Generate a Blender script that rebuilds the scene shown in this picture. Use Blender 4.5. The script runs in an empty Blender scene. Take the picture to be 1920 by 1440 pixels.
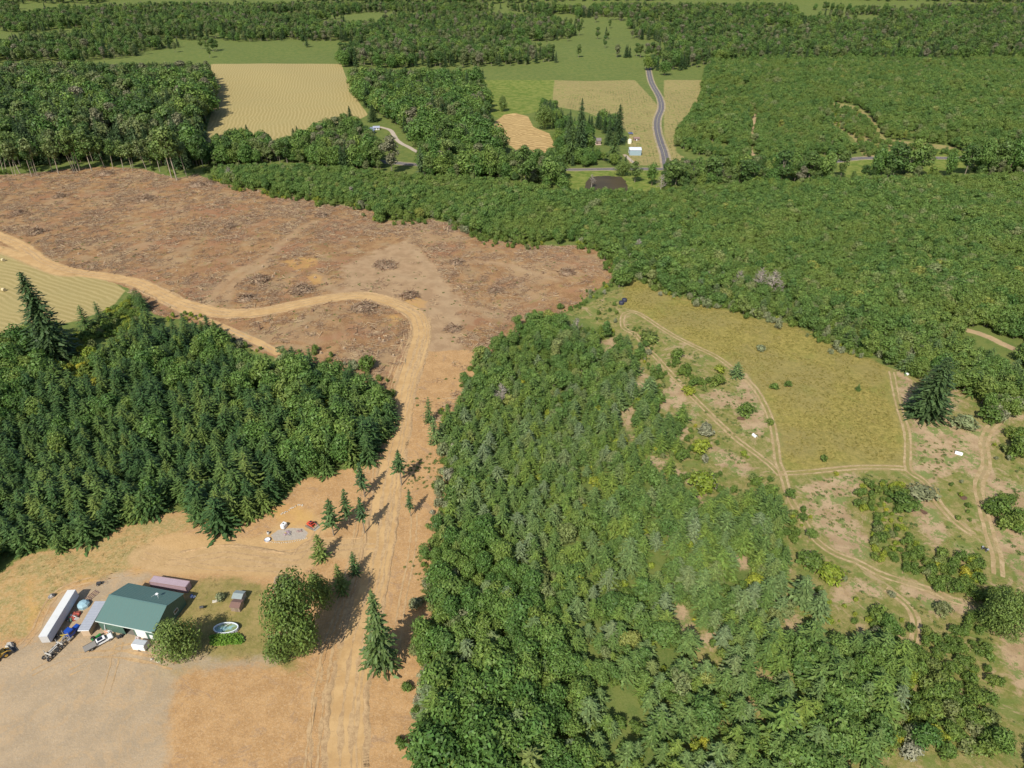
import bpy, bmesh, math, random
import numpy as np
from mathutils import Vector, Matrix

# ------------------------------------------------------------------ camera, world, sun
S = bpy.context.scene
CAM_H, CAM_PITCH, FPX = 160.0, math.radians(32.95), 1250.0      # metres up, degrees below the horizon, focal length in photo pixels
cam_d = bpy.data.cameras.new('camera'); cam = bpy.data.objects.new('camera', cam_d)
S.collection.objects.link(cam); S.camera = cam
cam.location = (0, 0, CAM_H); cam.rotation_euler = (math.pi/2 - CAM_PITCH, 0, 0)
cam_d.sensor_fit = 'HORIZONTAL'; cam_d.sensor_width = 36; cam_d.lens = 36*FPX/1920
cam_d.clip_start = 1; cam_d.clip_end = 12000

SUN_EL, SUN_AZ = math.radians(46), math.radians(22)            # shadows fall away from the viewer, slightly to the right
W = bpy.data.worlds.new("World"); S.world = W; W.use_nodes = True
wn = W.node_tree.nodes; bg = wn['Background']
sky = wn.new('ShaderNodeTexSky'); sky.sky_type = 'NISHITA'; sky.sun_disc = False
sky.sun_elevation = SUN_EL; sky.sun_rotation = math.pi + SUN_AZ; sky.altitude = 200
sky.dust_density = 1.2
W.node_tree.links.new(sky.outputs[0], bg.inputs[0]); bg.inputs[1].default_value = 0.10
sd = bpy.data.lights.new('sun', 'SUN'); sd.energy = 4.1; sd.angle = math.radians(0.5); sd.color = (1.0, 0.95, 0.86)
sun = bpy.data.objects.new('sun', sd); S.collection.objects.link(sun)
sun.rotation_euler = Vector((math.sin(SUN_AZ)*math.cos(SUN_EL), math.cos(SUN_AZ)*math.cos(SUN_EL), -math.sin(SUN_EL))).to_track_quat('-Z', 'Y').to_euler()
S.view_settings.view_transform = 'Standard'; S.view_settings.look = 'None'
S.view_settings.exposure = 0.30; S.view_settings.gamma = 1.0
S.cycles.max_bounces = 6; S.cycles.diffuse_bounces = 3; S.cycles.transmission_bounces = 3; S.cycles.transparent_max_bounces = 4

rng = np.random.default_rng(7); random.seed(7)
COL = S.collection
cP, sP = math.cos(CAM_PITCH), math.sin(CAM_PITCH)

# ------------------------------------------------------------------ terrain height and survey helpers
def hz(x, y):
    x = np.asarray(x, float); y = np.asarray(y, float)
    n = (0.9*np.sin(x/61.+1.3)*np.sin(y/83.+.4) + 0.45*np.sin(x/29.+y/37.+2.1) + 0.22*np.sin(x/13.-y/17.+.7)*np.sin(y/11.))
    f = np.clip((y-330)/400., 0, 1)
    n = n + f*(2.5*np.sin(x/140.+.6)*np.sin(y/190.) + 1.2*np.sin(x/57.-y/71.))
    k = np.clip((y-1400)/1500., 0, 1)
    return n + k*k*60*(1+.4*np.sin(x/500.))
def ground_at(px, py, z=None):
    """world point on the terrain (or on a level z) that was measured at photo pixel px, py"""
    px = np.asarray(px, float); py = np.asarray(py, float)
    u = (px-960)/FPX; v = (py-720)/FPX
    dx, dy, dz = u, cP - v*sP, -(sP + v*cP)
    zz = 0.0*u if z is None else z + 0.0*u
    for _ in range(5 if z is None else 1):
        t = (CAM_H-zz)/(-dz); x = dx*t; y = dy*t
        if z is None: zz = hz(x, y)
    return x, y, zz
def G(px, py, z=None):
    x, y, zz = ground_at(px, py, z); return Vector((float(x), float(y), float(zz)))
def proj(x, y, z):
    z = z-CAM_H; d = y*cP - z*sP; up = y*sP + z*cP
    return 960+FPX*x/d, 720-FPX*up/d
def pxm(py): return cP*(py+90.)/CAM_H                            # photo pixels per metre on the ground in row py
def height_from(bpx, bpy_, tpy):
    b = G(bpx, bpy_); lo, hi = 0., 70.
    for _ in range(40):
        m = (lo+hi)/2
        if proj(b.x, b.y, b.z+m)[1] > tpy: lo = m
        else: hi = m
    return lo
def pip(poly, px, py):
    P = np.asarray(poly, float); inside = np.zeros(np.shape(px), bool); n = len(P)
    for i in range(n):
        x1, y1 = P[i]; x2, y2 = P[(i+1) % n]
        if y1 == y2: continue
        c = ((y1 > py) != (y2 > py)) & (px < (x2-x1)*(py-y1)/(y2-y1)+x1)
        inside ^= c
    return inside
def to_world(poly):
    a = np.asarray(poly, float); x, y, _ = ground_at(a[:, 0], a[:, 1]); return np.stack([x, y], 1)
def seg_dist(x, y, P, closed):
    """unsigned distance to a polyline and the side it lies on"""
    best = np.full(x.shape, 1e9); side = np.ones(x.shape); n = len(P)
    for i in range(n if closed else n-1):
        a = P[i]; b = P[(i+1) % n]; d = b-a; L = max(d@d, 1e-9)
        t = np.clip(((x-a[0])*d[0]+(y-a[1])*d[1])/L, 0, 1)
        q = np.hypot(x-a[0]-t*d[0], y-a[1]-t*d[1]); m = q < best
        best = np.where(m, q, best); side = np.where(m, np.sign(d[0]*(y-a[1])-d[1]*(x-a[0])), side)
    return best, side
def smooth_line(P, step):
    """Catmull-Rom through the points, resampled evenly"""
    P = np.asarray(P, float); Q = np.vstack([2*P[0]-P[1], P, 2*P[-1]-P[-2]]); out = []
    for i in range(1, len(Q)-2):
        for t in np.linspace(0, 1, 14, endpoint=False):
            a, b, c, d = Q[i-1:i+3]
            out.append(.5*((2*b)+(-a+c)*t+(2*a-5*b+4*c-d)*t*t+(-a+3*b-3*c+d)*t**3))
    out.append(P[-1]); out = np.array(out); L = np.r_[0, np.cumsum(np.hypot(*np.diff(out, axis=0).T))]
    s = np.arange(0, L[-1], step); return np.stack([np.interp(s, L, out[:, 0]), np.interp(s, L, out[:, 1])], 1)
_grid = rng.random((256, 256))
def vnoise(x, y, s):
    x = np.asarray(x)/s+1000.; y = np.asarray(y)/s+1000.; i = np.floor(x).astype(int); j = np.floor(y).astype(int)
    u = x-i; v = y-j; u = u*u*(3-2*u); v = v*v*(3-2*v); g = lambda a, b: _grid[a % 256, b % 256]
    return (g(i, j)*(1-u)+g(i+1, j)*u)*(1-v)+(g(i, j+1)*(1-u)+g(i+1, j+1)*u)*v

# ------------------------------------------------------------------ tagging and mesh helpers
def tag(o, label=None, cat=None, group=None, kind=None):
    if label: o['label'] = label
    if cat: o['category'] = cat
    if group: o['group'] = group
    if kind: o['kind'] = kind
    return o
def empty(name, loc, rz=0.0, label=None, cat=None, group=None, scale=None):
    o = bpy.data.objects.new(name, None); COL.objects.link(o); o.location = loc; o.rotation_euler = (0, 0, rz)
    o.empty_display_size = .3
    if scale is not None: o.scale = scale
    return tag(o, label, cat, group)
def link(name, me, parent=None, loc=(0, 0, 0)):
    o = bpy.data.objects.new(name, me); COL.objects.link(o)
    if parent: o.parent = parent
    o.location = loc
    return o
def np_mesh(name, V, F, mats=(), mi=None, smooth=False, attrs=None):
    """V (n,3), F (m,k) with k = 3 or 4"""
    V = np.ascontiguousarray(V, np.float32); F = np.ascontiguousarray(F, np.int32); k = F.shape[1]
    me = bpy.data.meshes.new(name); me.vertices.add(len(V)); me.vertices.foreach_set('co', V.ravel())
    me.loops.add(F.size); me.loops.foreach_set('vertex_index', F.ravel())
    me.polygons.add(len(F)); me.polygons.foreach_set('loop_start', np.arange(0, F.size, k, dtype=np.int32))
    me.polygons.foreach_set('loop_total', np.full(len(F), k, np.int32))
    for m in mats: me.materials.append(m)
    if mi is not None: me.polygons.foreach_set('material_index', np.asarray(mi, np.int32))
    if smooth: me.polygons.foreach_set('use_smooth', np.ones(len(F), bool))
    for an, (dom, val) in (attrs or {}).items():
        a = me.attributes.new(an, 'FLOAT', dom); a.data.foreach_set('value', np.asarray(val, np.float32))
    me.update(calc_edges=True); me.validate(); return me

# ------------------------------------------------------------------ materials
class NT:
    def __init__(s, name):
        s.m = bpy.data.materials.new(name); s.m.use_nodes = True; s.t = s.m.node_tree; s.n = s.t.nodes; s.b = s.n['Principled BSDF']; s.out = s.n['Material Output']
    def N(s, typ, **kw):
        n = s.n.new(typ)
        for k, v in kw.items(): setattr(n, k, v)
        return n
    def L(s, a, b): s.t.links.new(a, b)
    def pos(s):
        if not hasattr(s, '_p'): s._p = s.N('ShaderNodeNewGeometry').outputs['Position']
        return s._p
    def objpos(s):
        if not hasattr(s, '_o'): s._o = s.N('ShaderNodeTexCoord').outputs['Object']
        return s._o
    def noise(s, scale, detail=3, rough=.6, vec=None, dist=0., out='Fac'):
        n = s.N('ShaderNodeTexNoise'); n.inputs['Scale'].default_value = scale; n.inputs['Detail'].default_value = detail
        n.inputs['Roughness'].default_value = rough; n.inputs['Distortion'].default_value = dist
        s.L(vec if vec is not None else s.pos(), n.inputs['Vector']); return n.outputs[out]
    def attr(s, name): n = s.N('ShaderNodeAttribute', attribute_name=name); return n.outputs['Fac']
    def math(s, op, a, b=None, c=None, clamp=False):
        n = s.N('ShaderNodeMath', operation=op, use_clamp=clamp)
        for i, v in enumerate((a, b, c)):
            if v is None: continue
            if isinstance(v, (int, float)): n.inputs[i].default_value = v
            else: s.L(v, n.inputs[i])
        return n.outputs[0]
    def rng(s, v, a, b, c=0., d=1., smooth=True):
        n = s.N('ShaderNodeMapRange', interpolation_type='SMOOTHSTEP' if smooth else 'LINEAR')
        s.L(v, n.inputs[0]); n.inputs[1].default_value = a; n.inputs[2].default_value = b; n.inputs[3].default_value = c; n.inputs[4].default_value = d
        return n.outputs[0]
    def mix(s, f, a, b, mode='MIX'):
        n = s.N('ShaderNodeMix', data_type='RGBA', blend_type=mode)
        for i, v in ((0, f), (6, a), (7, b)):
            if isinstance(v, (int, float)): n.inputs[i].default_value = v
            elif isinstance(v, tuple): n.inputs[i].default_value = (*v[:3], 1)
            else: s.L(v, n.inputs[i])
        return n.outputs[2]
    def ramp(s, v, stops):
        n = s.N('ShaderNodeValToRGB'); cr = n.color_ramp
        while len(cr.elements) > 1: cr.elements.remove(cr.elements[-1])
        cr.elements[0].position = stops[0][0]; cr.elements[0].color = (*stops[0][1], 1)
        for p, c in stops[1:]: e = cr.elements.new(p); e.color = (*c, 1)
        s.L(v, n.inputs[0]); return n.outputs[0]
    def bump(s, h, strength=.5, dist=.1):
        n = s.N('ShaderNodeBump'); n.inputs['Strength'].default_value = strength; n.inputs['Distance'].default_value = dist
        s.L(h, n.inputs['Height']); s.L(n.outputs[0], s.b.inputs['Normal'])
    def done(s, col, rough=.9, spec=.2, metal=0.):
        if isinstance(col, tuple): s.b.inputs['Base Color'].default_value = (*col, 1)
        else: s.L(col, s.b.inputs['Base Color'])
        s.b.inputs['Roughness'].default_value = rough; s.b.inputs['Specular IOR Level'].default_value = spec; s.b.inputs['Metallic'].default_value = metal
        return s.m
def paint(name, col, rough=.5, spec=.4, metal=0., dirt=.25, scale=1.3, ribs=None):
    """painted or weathered surface: grime patches over a base colour, optional corrugation bump along an axis"""
    t = NT(name); n1 = t.noise(scale, 5, .65, t.objpos()); n2 = t.noise(scale*7, 3, .7, t.objpos())
    g = tuple(c*.55+.06*k for c, k in zip(col, (1.1, .9, .65)))
    c = t.mix(t.math('MULTIPLY', t.rng(n1, .42, .75), dirt), col, g)
    c = t.mix(t.math('MULTIPLY', t.rng(n2, .35, .7), dirt*.6), c, tuple(min(1, x*1.12) for x in col))
    if ribs:
        ax, per = ribs; sx = t.N('ShaderNodeSeparateXYZ'); t.L(t.objpos(), sx.inputs[0])
        w = t.math('SINE', t.math('MULTIPLY', sx.outputs[ax], 2*math.pi/per)); t.bump(t.rng(w, .2, .9), .6, .05); c = t.mix(t.rng(w, .8, .99, 0, .3), c, g)
    return t.done(c, rough, spec, metal)
def leaf_mat(name, stops, val=(.72, 1.3), transl=.18, patch=.0, patch_col=(.1, .1, .03)):
    """stops: palette picked per tree; 'lv' is a random number each leaf spray carries"""
    t = NT(name); oi = t.N('ShaderNodeObjectInfo')
    c = t.ramp(oi.outputs['Random'], stops)
    lv = t.attr('lv'); hs = t.N('ShaderNodeHueSaturation'); t.L(c, hs.inputs['Color']); t.L(t.rng(lv, 0, 1, val[0], val[1], False), hs.inputs['Value'])
    t.L(t.rng(t.math('FRACT', t.math('MULTIPLY', lv, 7.3)), 0, 1, .49, .512, False), hs.inputs['Hue'])
    c = hs.outputs[0]
    if patch: c = t.mix(t.rng(t.noise(.018, 4, .65), .48, .64, 0, patch), c, patch_col)
    t.L(c, t.b.inputs['Base Color']); t.b.inputs['Roughness'].default_value = .55; t.b.inputs['Specular IOR Level'].default_value = .3
    tr = t.N('ShaderNodeBsdfTranslucent'); t.L(t.mix(.5, c, (.12, .2, .02)), tr.inputs['Color'])
    mx = t.N('ShaderNodeMixShader'); mx.inputs[0].default_value = transl
    t.L(t.b.outputs[0], mx.inputs[1]); t.L(tr.outputs[0], mx.inputs[2]); t.L(mx.outputs[0], t.out.inputs['Surface'])
    return t.m

# ------------------------------------------------------------------ survey: outlines measured on the photograph, used as plan positions
CLEARCUT = [(-200,330),(0,328),(60,325),(120,318),(200,312),(270,317),(330,335),(370,327),(420,345),(480,355),(520,365),(570,372),(640,385),(700,395),(712,412),(760,415),(810,412),(850,420),(880,435),(920,450),(990,458),(1040,462),(1090,460),(1130,475),(1152,492),(1156,510),(1140,530),(1110,548),(1085,570),(1060,585),(1020,600),(985,620),(950,640),(930,660),(895,680),(880,720),(868,760),(845,790),(800,800),(750,780),(740,740),(700,730),(650,700),(600,690),(560,680),(520,672),(470,655),(430,640),(400,615),(340,600),(290,590),(270,570),(240,540),(180,520),(90,500),(30,470),(-200,430)]
DIRT = [(735,700),(770,670),(800,660),(880,655),(905,670),(880,720),(850,760),(835,800),(845,850),(850,900),(835,960),(832,1010),(815,1080),(810,1150),(812,1260),(820,1500),(-300,1500),(-300,1060),(0,1075),(50,1040),(140,1025),(240,985),(345,955),(375,975),(520,950),(565,900),(640,880),(700,870),(735,800),(745,740)]
YARD = [(-300,1215),(0,1215),(60,1200),(110,1120),(190,1085),(270,1068),(300,1080),(200,1120),(300,1200),(350,1215),(420,1240),(520,1225),(520,1245),(330,1262),(300,1500),(-300,1500)]
ROADBRIGHT = [(280,1010),(330,1000),(400,1005),(480,1010),(540,970),(580,955),(620,985),(590,1020),(640,1018),(700,1015),(700,1035),(640,1036),(590,1045),(560,1080),(500,1082),(430,1075),(350,1078),(290,1070),(265,1040)]
LAWN = [(350,1105),(390,1082),(440,1086),(490,1098),(515,1140),(525,1200),(560,1262),(480,1240),(410,1245),(350,1256),(300,1275),(285,1262),(330,1220),(315,1190),(345,1130)]
BANK = [(-300,1080),(0,1080),(50,1045),(140,1030),(240,990),(340,962),(380,985),(290,1010),(260,1060),(200,1085),(120,1095),(75,1150),(50,1195),(-300,1205)]
MEADOW = [(1172,534),(1190,527),(1215,533),(1240,545),(1290,560),(1330,572),(1400,592),(1450,600),(1500,612),(1540,640),(1590,662),(1640,675),(1667,695),(1674,740),(1690,780),(1700,810),(1703,878),(1620,882),(1560,886),(1475,890),(1462,860),(1456,810),(1440,765),(1415,725),(1380,695),(1340,668),(1290,640),(1225,605),(1195,585),(1165,575)]
ROUGH = [(1060,590),(1100,570),(1160,540),(1240,560),(1500,640),(1670,690),(1780,720),(1920,770),(2300,760),(2300,1500),(1250,1500),(1290,1160),(1450,1150),(1470,1000),(1440,930),(1330,930),(1200,890),(1190,820),(1140,770),(1180,700),(1180,640),(1100,600)]
BARES = [[(1195,690),(1215,700),(1205,730),(1190,720)], [(1120,640),(1150,632),(1160,650),(1135,660)], [(1330,830),(1380,850),(1420,880),(1390,890),(1340,870)], [(1560,1100),(1620,1090),(1600,1130),(1565,1130)], [(1790,1020),(1815,1030),(1810,1060),(1790,1050)], [(1480,1140),(1500,1165),(1480,1180),(1465,1165)], [(1290,1195),(1340,1185),(1330,1205),(1300,1215)],[(1240,735),(1260,712),(1285,725),(1290,745),(1275,770),(1262,765),(1245,770),(1240,750)],
 [(1310,740),(1340,730),(1375,735),(1400,700),(1420,740),(1440,800),(1425,820),(1395,810),(1380,780),(1370,765),(1330,760)],
 [(1160,766),(1180,762),(1192,752),(1186,775),(1182,795),(1200,812),(1198,825),(1178,826),(1174,800)],
 [(1286,790),(1300,760),(1308,758),(1300,790),(1290,800),(1284,822),(1262,840),(1256,868),(1240,880),(1215,875),(1205,870),(1220,858),(1248,862),(1252,840),(1272,825),(1280,800)],
 [(1262,872),(1290,892),(1298,905),(1290,912),(1262,890)],
 [(1298,930),(1308,918),(1322,920),(1322,935),(1314,950),(1302,948)], [(1424,930),(1440,930),(1445,950),(1428,945)],
 [(1376,1048),(1392,1038),(1405,1050),(1402,1066),(1388,1068)], [(1252,1088),(1268,1076),(1274,1084),(1264,1098),(1256,1102)],
 [(1270,1140),(1285,1138),(1290,1170),(1300,1192),(1275,1195)],
 [(1530,900),(1600,888),(1622,900),(1600,930),(1590,950),(1600,970),(1630,1010),(1640,1050),(1610,1050),(1560,1030),(1540,1000),(1510,950),(1505,915)],
 [(1700,940),(1735,920),(1760,960),(1780,1000),(1760,1030),(1740,1010),(1720,980),(1695,955)],
 [(1690,700),(1760,745),(1790,730),(1810,745),(1775,775),(1800,805),(1850,800),(1900,775),(1925,780),(1880,800),(1860,830),(1850,870),(1870,895),(1930,915),(1930,1120),(1890,1060),(1860,1020),(1840,975),(1835,940),(1845,900),(1790,880),(1745,910),(1712,885),(1710,830),(1700,780),(1685,730),(1680,695)],
 [(1870,1170),(1900,1150),(1950,1200),(1950,1300),(1910,1300),(1880,1230)], [(1610,1085),(1650,1090),(1655,1120),(1635,1125)], [(1700,1080),(1790,1120),(1840,1140),(1790,1155),(1745,1150),(1700,1110)]]
HAY = [(384,262),(400,200),(395,120),(640,120),(665,181),(690,215),(672,225),(640,235),(600,240),(540,262),(480,272),(400,275)]
HAY2 = [(-300,470),(0,473),(40,492),(90,508),(170,518),(215,530),(235,545),(215,570),(190,585),(150,600),(60,620),(0,628),(-300,640)]
FIELD = [(922,252),(928,228),(945,215),(966,212),(990,218),(1000,238),(1030,250),(1042,275),(1040,300),(1000,305),(960,275)]
GRASS = [(880,150),(1040,150),(1035,190),(1005,210),(985,214),(930,222),(915,210),(900,190)]
FARM = [(1030,150),(1190,150),(1235,200),(1240,240),(1255,310),(1180,310),(1180,250),(1160,235),(1100,210),(1040,200)]
FARM2 = [(1245,150),(1330,150),(1310,190),(1262,255),(1268,285),(1290,300),(1256,312),(1245,250)]
YELLOWSCRUB = [(1555,190),(1610,200),(1640,225),(1660,260),(1790,275),(1800,290),(1620,295),(1600,260),(1560,230)]
POND = [(1096,357),(1099,342),(1108,333),(1130,330),(1150,331),(1166,333),(1175,345),(1177,357),(1165,363),(1140,364),(1110,368)]
PONDGRASS = [(1050,318),(1240,318),(1245,372),(1090,372),(1050,350)]
ROADGRASS = [(1570,300),(1640,298),(1640,332),(1570,335)]
ROADGRASS2 = [(1730,280),(1810,280),(1810,320),(1730,330)]
ORANGES = [[(530,490),(560,482),(592,484),(595,497),(560,510),(545,500)], [(575,520),(590,512),(605,520),(602,532),(588,533)], [(755,560),(775,553),(800,565),(795,578),(760,578)], [(728,592),(748,586),(752,600),(735,603)], [(248,1068),(270,1060),(278,1070),(252,1080)], [(55,1085),(60,1130),(78,1140),(62,1180),(52,1170)], [(150,1085),(185,1082),(180,1092),(150,1096)],[(500,950),(560,948),(590,965),(580,985),(530,985),(510,965)]]
GRAVELPAD = [(507,1004),(520,994),(545,990),(568,991),(577,1000),(572,1010),(545,1013),(515,1015)]
CLEANCUT = [(700,470),(760,455),(800,480),(830,520),(870,560),(850,640),(905,660),(880,700),(800,800),(740,760),(780,620),(770,590),(700,560),(640,545),(640,500)]   # scraped earth with little slash left
LINE_HAUL = [(-60,420),(0,443),(40,462),(80,490),(130,508),(190,517),(250,528),(290,545),(330,565),(380,580),(430,588),(500,583),(560,570),(620,559),(670,554),(720,562),(760,578),(785,598),(790,630),(780,665),(765,710),(752,770),(742,830),(730,890),(722,950),(712,1020),(700,1090),(685,1150),(668,1210),(660,1260),(650,1330),(645,1480)]
LINE_HAUL2 = [(-80,455),(0,468),(60,490),(110,510),(150,514)]
LINE_SPUR = [(300,562),(360,590),(430,618),(480,640),(525,664)]
LINE_ACCESS = [(268,1040),(330,1055),(420,1040),(500,1052),(560,1055),(590,1030),(640,1027),(708,1025)]
LINE_A = [(1166,600),(1172,588),(1190,585),(1210,595),(1235,612),(1265,630),(1300,648),(1340,667),(1372,690),(1400,712),(1420,735),(1437,765),(1449,800),(1455,835),(1458,865),(1468,890),(1480,930),(1500,965),(1520,1000),(1540,1022),(1570,1040),(1610,1055),(1650,1076),(1700,1092),(1750,1108),(1785,1124),(1815,1132)]
LINE_B = [(1166,600),(1170,615),(1192,628),(1210,650),(1235,675),(1262,705),(1300,745),(1340,785),(1375,818),(1410,845),(1440,868),(1464,892)]
LINE_C = [(1464,888),(1500,886),(1560,881),(1620,876),(1680,877),(1705,880)]
LINE_D = [(1672,697),(1680,740),(1691,780),(1700,810),(1703,850),(1704,882),(1735,905),(1765,950),(1800,985),(1830,1005)]
LINE_E = [(1900,770),(1860,800),(1845,830),(1850,870),(1835,910),(1842,950),(1855,1000),(1868,1040),(1872,1080)]
LINE_F = [(1660,1105),(1690,1125),(1712,1150),(1718,1180),(1712,1215)]
LINES_YARD = [[(60,1262),(120,1235),(190,1225),(260,1232),(330,1250)], [(130,1262),(230,1215),(300,1220)], [(200,1300),(215,1240),(225,1205)], [(300,1040),(380,1062),(470,1066),(540,1070)], [(430,1020),(500,1035),(570,1030),(600,990)], [(640,1262),(600,1270),(560,1240)], [(740,1262),(750,1150),(770,1050),(775,950),(760,900)], [(10,1235),(60,1190),(100,1120),(160,1090),(270,1070)]]
LINES_SKID = [[(395,570),(405,548),(430,520),(470,497),(505,478),(530,455),(560,430),(600,412)], [(425,560),(440,530),(480,505),(510,490)], [(590,512),(612,530),(640,552),(668,560)], [(765,455),(790,480),(820,515),(835,560),(850,600),(862,640)], [(800,590),(840,575),(885,578),(930,590)], [(700,500),(760,520),(830,530)], [(835,500),(900,490),(980,505),(1060,530)]]
LINE_MAIN = [(600,296),(690,301),(770,308),(830,311),(900,314),(960,317),(1070,318),(1140,317),(1240,317),(1350,315),(1440,313),(1520,308),(1600,298),(1650,296),(1700,296),(1760,296),(1800,296),(1920,290),(2300,282)]
LINE_SIDE = [(1250,316),(1246,290),(1237,262),(1232,240),(1233,222),(1240,202),(1236,181),(1220,150),(1215,120)]
LINE_DRIVE = [(712,238),(730,243),(738,252),(746,264),(765,275),(790,287),(830,290),(870,300),(890,312)]
LINE_DRIVE2 = [(1171,290),(1180,298),(1195,311)]
LINE_CUT = [(1418,205),(1412,235),(1408,260),(1406,280),(1416,295),(1428,308)]
LINE_G = [(1808,618),(1845,628),(1880,645),(1915,660)]

# ------------------------------------------------------------------ ground sheet with signed distances to each kind of ground cover
nc, nr = 1150, 1000
tt = np.linspace(-1, 1, nc); tt = .92*tt + 1.6*tt**9
ph = np.radians(np.concatenate([np.linspace(78, 64, 12, endpoint=False), np.linspace(64, 2.2, nr-12)])); Dr = CAM_H/np.tan(ph)
X = (Dr[:, None]+75)*tt[None, :]; Y = np.repeat(Dr[:, None], nc, 1); Xf = X.ravel(); Yf = Y.ravel(); Zf = hz(Xf, Yf)
idx = np.arange(nc*nr).reshape(nr, nc)
F = np.stack([idx[:-1, :-1].ravel(), idx[:-1, 1:].ravel(), idx[1:, 1:].ravel(), idx[1:, :-1].ravel()], 1)
def sdf(polys, lim=8.0):
    out = np.full(Xf.shape, -lim)
    for p in polys:
        P = to_world(p); lo = P.min(0)-lim; hi = P.max(0)+lim
        m = (Xf > lo[0]) & (Xf < hi[0]) & (Yf > lo[1]) & (Yf < hi[1]); x = Xf[m]; y = Yf[m]
        d, _ = seg_dist(x, y, P, True); d = np.minimum(d, lim); out[m] = np.maximum(out[m], np.where(pip(P, x, y), d, -d))
    return out
def ldist(lines, lim=12.0):
    out = np.full(Xf.shape, lim)
    for l in lines:
        P = smooth_line(to_world(l), 6.0); lo = P.min(0)-lim; hi = P.max(0)+lim
        m = (Xf > lo[0]) & (Xf < hi[0]) & (Yf > lo[1]) & (Yf < hi[1])
        d, _ = seg_dist(Xf[m], Yf[m], P, False); out[m] = np.minimum(out[m], d)
    return out
A = {k: ('POINT', v) for k, v in dict(
    cc=sdf([CLEARCUT]), dirt=sdf([DIRT]), yard=sdf([YARD]), bright=sdf([ROADBRIGHT]), lawn=sdf([LAWN]), bank=sdf([BANK]), meadow=sdf([MEADOW]), rough=sdf([ROUGH]),
    bare=sdf(BARES), hay=sdf([HAY, HAY2]), field=sdf([FIELD]), grass=sdf([GRASS, PONDGRASS, ROADGRASS, ROADGRASS2]), farm=sdf([FARM, FARM2, YELLOWSCRUB]),
    orange=sdf(ORANGES), pad=sdf([GRAVELPAD]), scraped=sdf([CLEANCUT]), haul=ldist([LINE_HAUL, LINE_HAUL2, LINE_ACCESS]), spur=ldist([LINE_SPUR, LINE_CUT, LINE_G, LINE_DRIVE, LINE_DRIVE2]),
    skid=ldist(LINES_SKID), track=ldist([LINE_A, LINE_B, LINE_C, LINE_D, LINE_E, LINE_F]), paved=ldist([LINE_MAIN, LINE_SIDE])).items()}

t = NT('ground_cover')
nbig, nmid, nsm, nfine = t.noise(.03, 4), t.noise(.16, 4), t.noise(.7, 4, .7), t.noise(1.7, 5, .9)
def msk(name, amp, soft, off=0., src=None):
    v = t.math('ADD', t.attr(name), t.math('MULTIPLY', t.math('SUBTRACT', src or nsm, .5), amp)); v = t.math('ADD', v, t.math('MULTIPLY', t.math('SUBTRACT', nmid, .5), amp*1.2))
    return t.rng(v, off-soft, off+soft)
def under(name, amp, soft, width):
    v = t.math('ADD', t.attr(name), t.math('MULTIPLY', t.math('SUBTRACT', nsm, .5), amp)); return t.rng(v, width-soft, width+soft, 1, 0)
speck = t.rng(nfine, .35, .68); patchy = t.rng(nmid, .38, .62); broad_ = t.rng(nbig, .4, .6)
c = t.mix(patchy, (.085, .135, .028), (.14, .17, .04)); c = t.mix(t.math('MULTIPLY', speck, .6), c, (.20, .21, .07))
rough = t.mix(t.rng(t.noise(.35, 5, .75), .4, .6), (.19, .19, .05), (.33, .26, .11)); rough = t.mix(t.math('MULTIPLY', speck, .6), rough, (.13, .155, .035)); rough = t.mix(t.rng(t.noise(.11, 4, .7), .5, .6, 0, .65), rough, (.13, .18, .04)); rough = t.mix(t.rng(t.noise(.10, 5, .75, dist=1.5), .55, .64, 0, .75), rough, (.40, .285, .165))
c = t.mix(msk('rough', 4, .8), c, rough)
mead = t.mix(t.rng(t.noise(.5, 6, .85), .38, .62), (.20, .175, .043), (.36, .287, .084)); mead = t.mix(t.rng(nfine, .45, .66, 0, .5), mead, (.14, .13, .03)); mead = t.mix(t.rng(t.noise(.04, 4, .7), .5, .66, 0, .35), mead, (.16, .19, .04)); mead = t.mix(t.math('MULTIPLY', broad_, .45), mead, (.25, .205, .085))
c = t.mix(msk('meadow', 9, 2.), c, mead)
far_yel = t.mix(patchy, (.26, .22, .085), (.38, .30, .125)); far_yel = t.mix(t.rng(t.noise(.16, 4, .7), .5, .62, 0, .75), far_yel, (.15, .18, .045))
c = t.mix(msk('farm', 3, 1.2), c, far_yel)
c = t.mix(msk('grass', 3, 1.), c, t.mix(patchy, (.12, .17, .03), (.21, .23, .055)))
sx = t.N('ShaderNodeSeparateXYZ'); t.L(t.pos(), sx.inputs[0])
far_row = t.math('ADD', t.math('MULTIPLY', sx.outputs[0], .9), t.math('MULTIPLY', sx.outputs[1], .22)); near_row = t.math('ADD', t.math('MULTIPLY', sx.outputs[1], 1.), t.math('MULTIPLY', sx.outputs[0], .55))
is_far = t.math('GREATER_THAN', sx.outputs[1], 420.); rowc = t.math('ADD', t.math('MULTIPLY', far_row, is_far), t.math('MULTIPLY', near_row, t.math('SUBTRACT', 1., is_far)))
row = t.math('SINE', t.math('MULTIPLY', t.math('ADD', rowc, t.math('MULTIPLY', t.noise(.02, 4), 14.)), 1.7))
hayc = t.mix(t.rng(row, -.4, .8), (.345, .27, .11), (.43, .335, .15)); hayc = t.mix(t.rng(t.noise(.02, 5, .7), .45, .65, 0, .5), hayc, (.37, .30, .13)); hayc = t.mix(t.math('MULTIPLY', speck, .4), hayc, (.27, .23, .08))
c = t.mix(msk('hay', 1.5, .6), c, hayc)
row2 = t.math('SINE', t.math('MULTIPLY', t.math('ADD', t.math('ADD', t.math('MULTIPLY', sx.outputs[1], .8), t.math('MULTIPLY', sx.outputs[0], .45)), t.math('MULTIPLY', nbig, 26)), 1.1))
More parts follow.
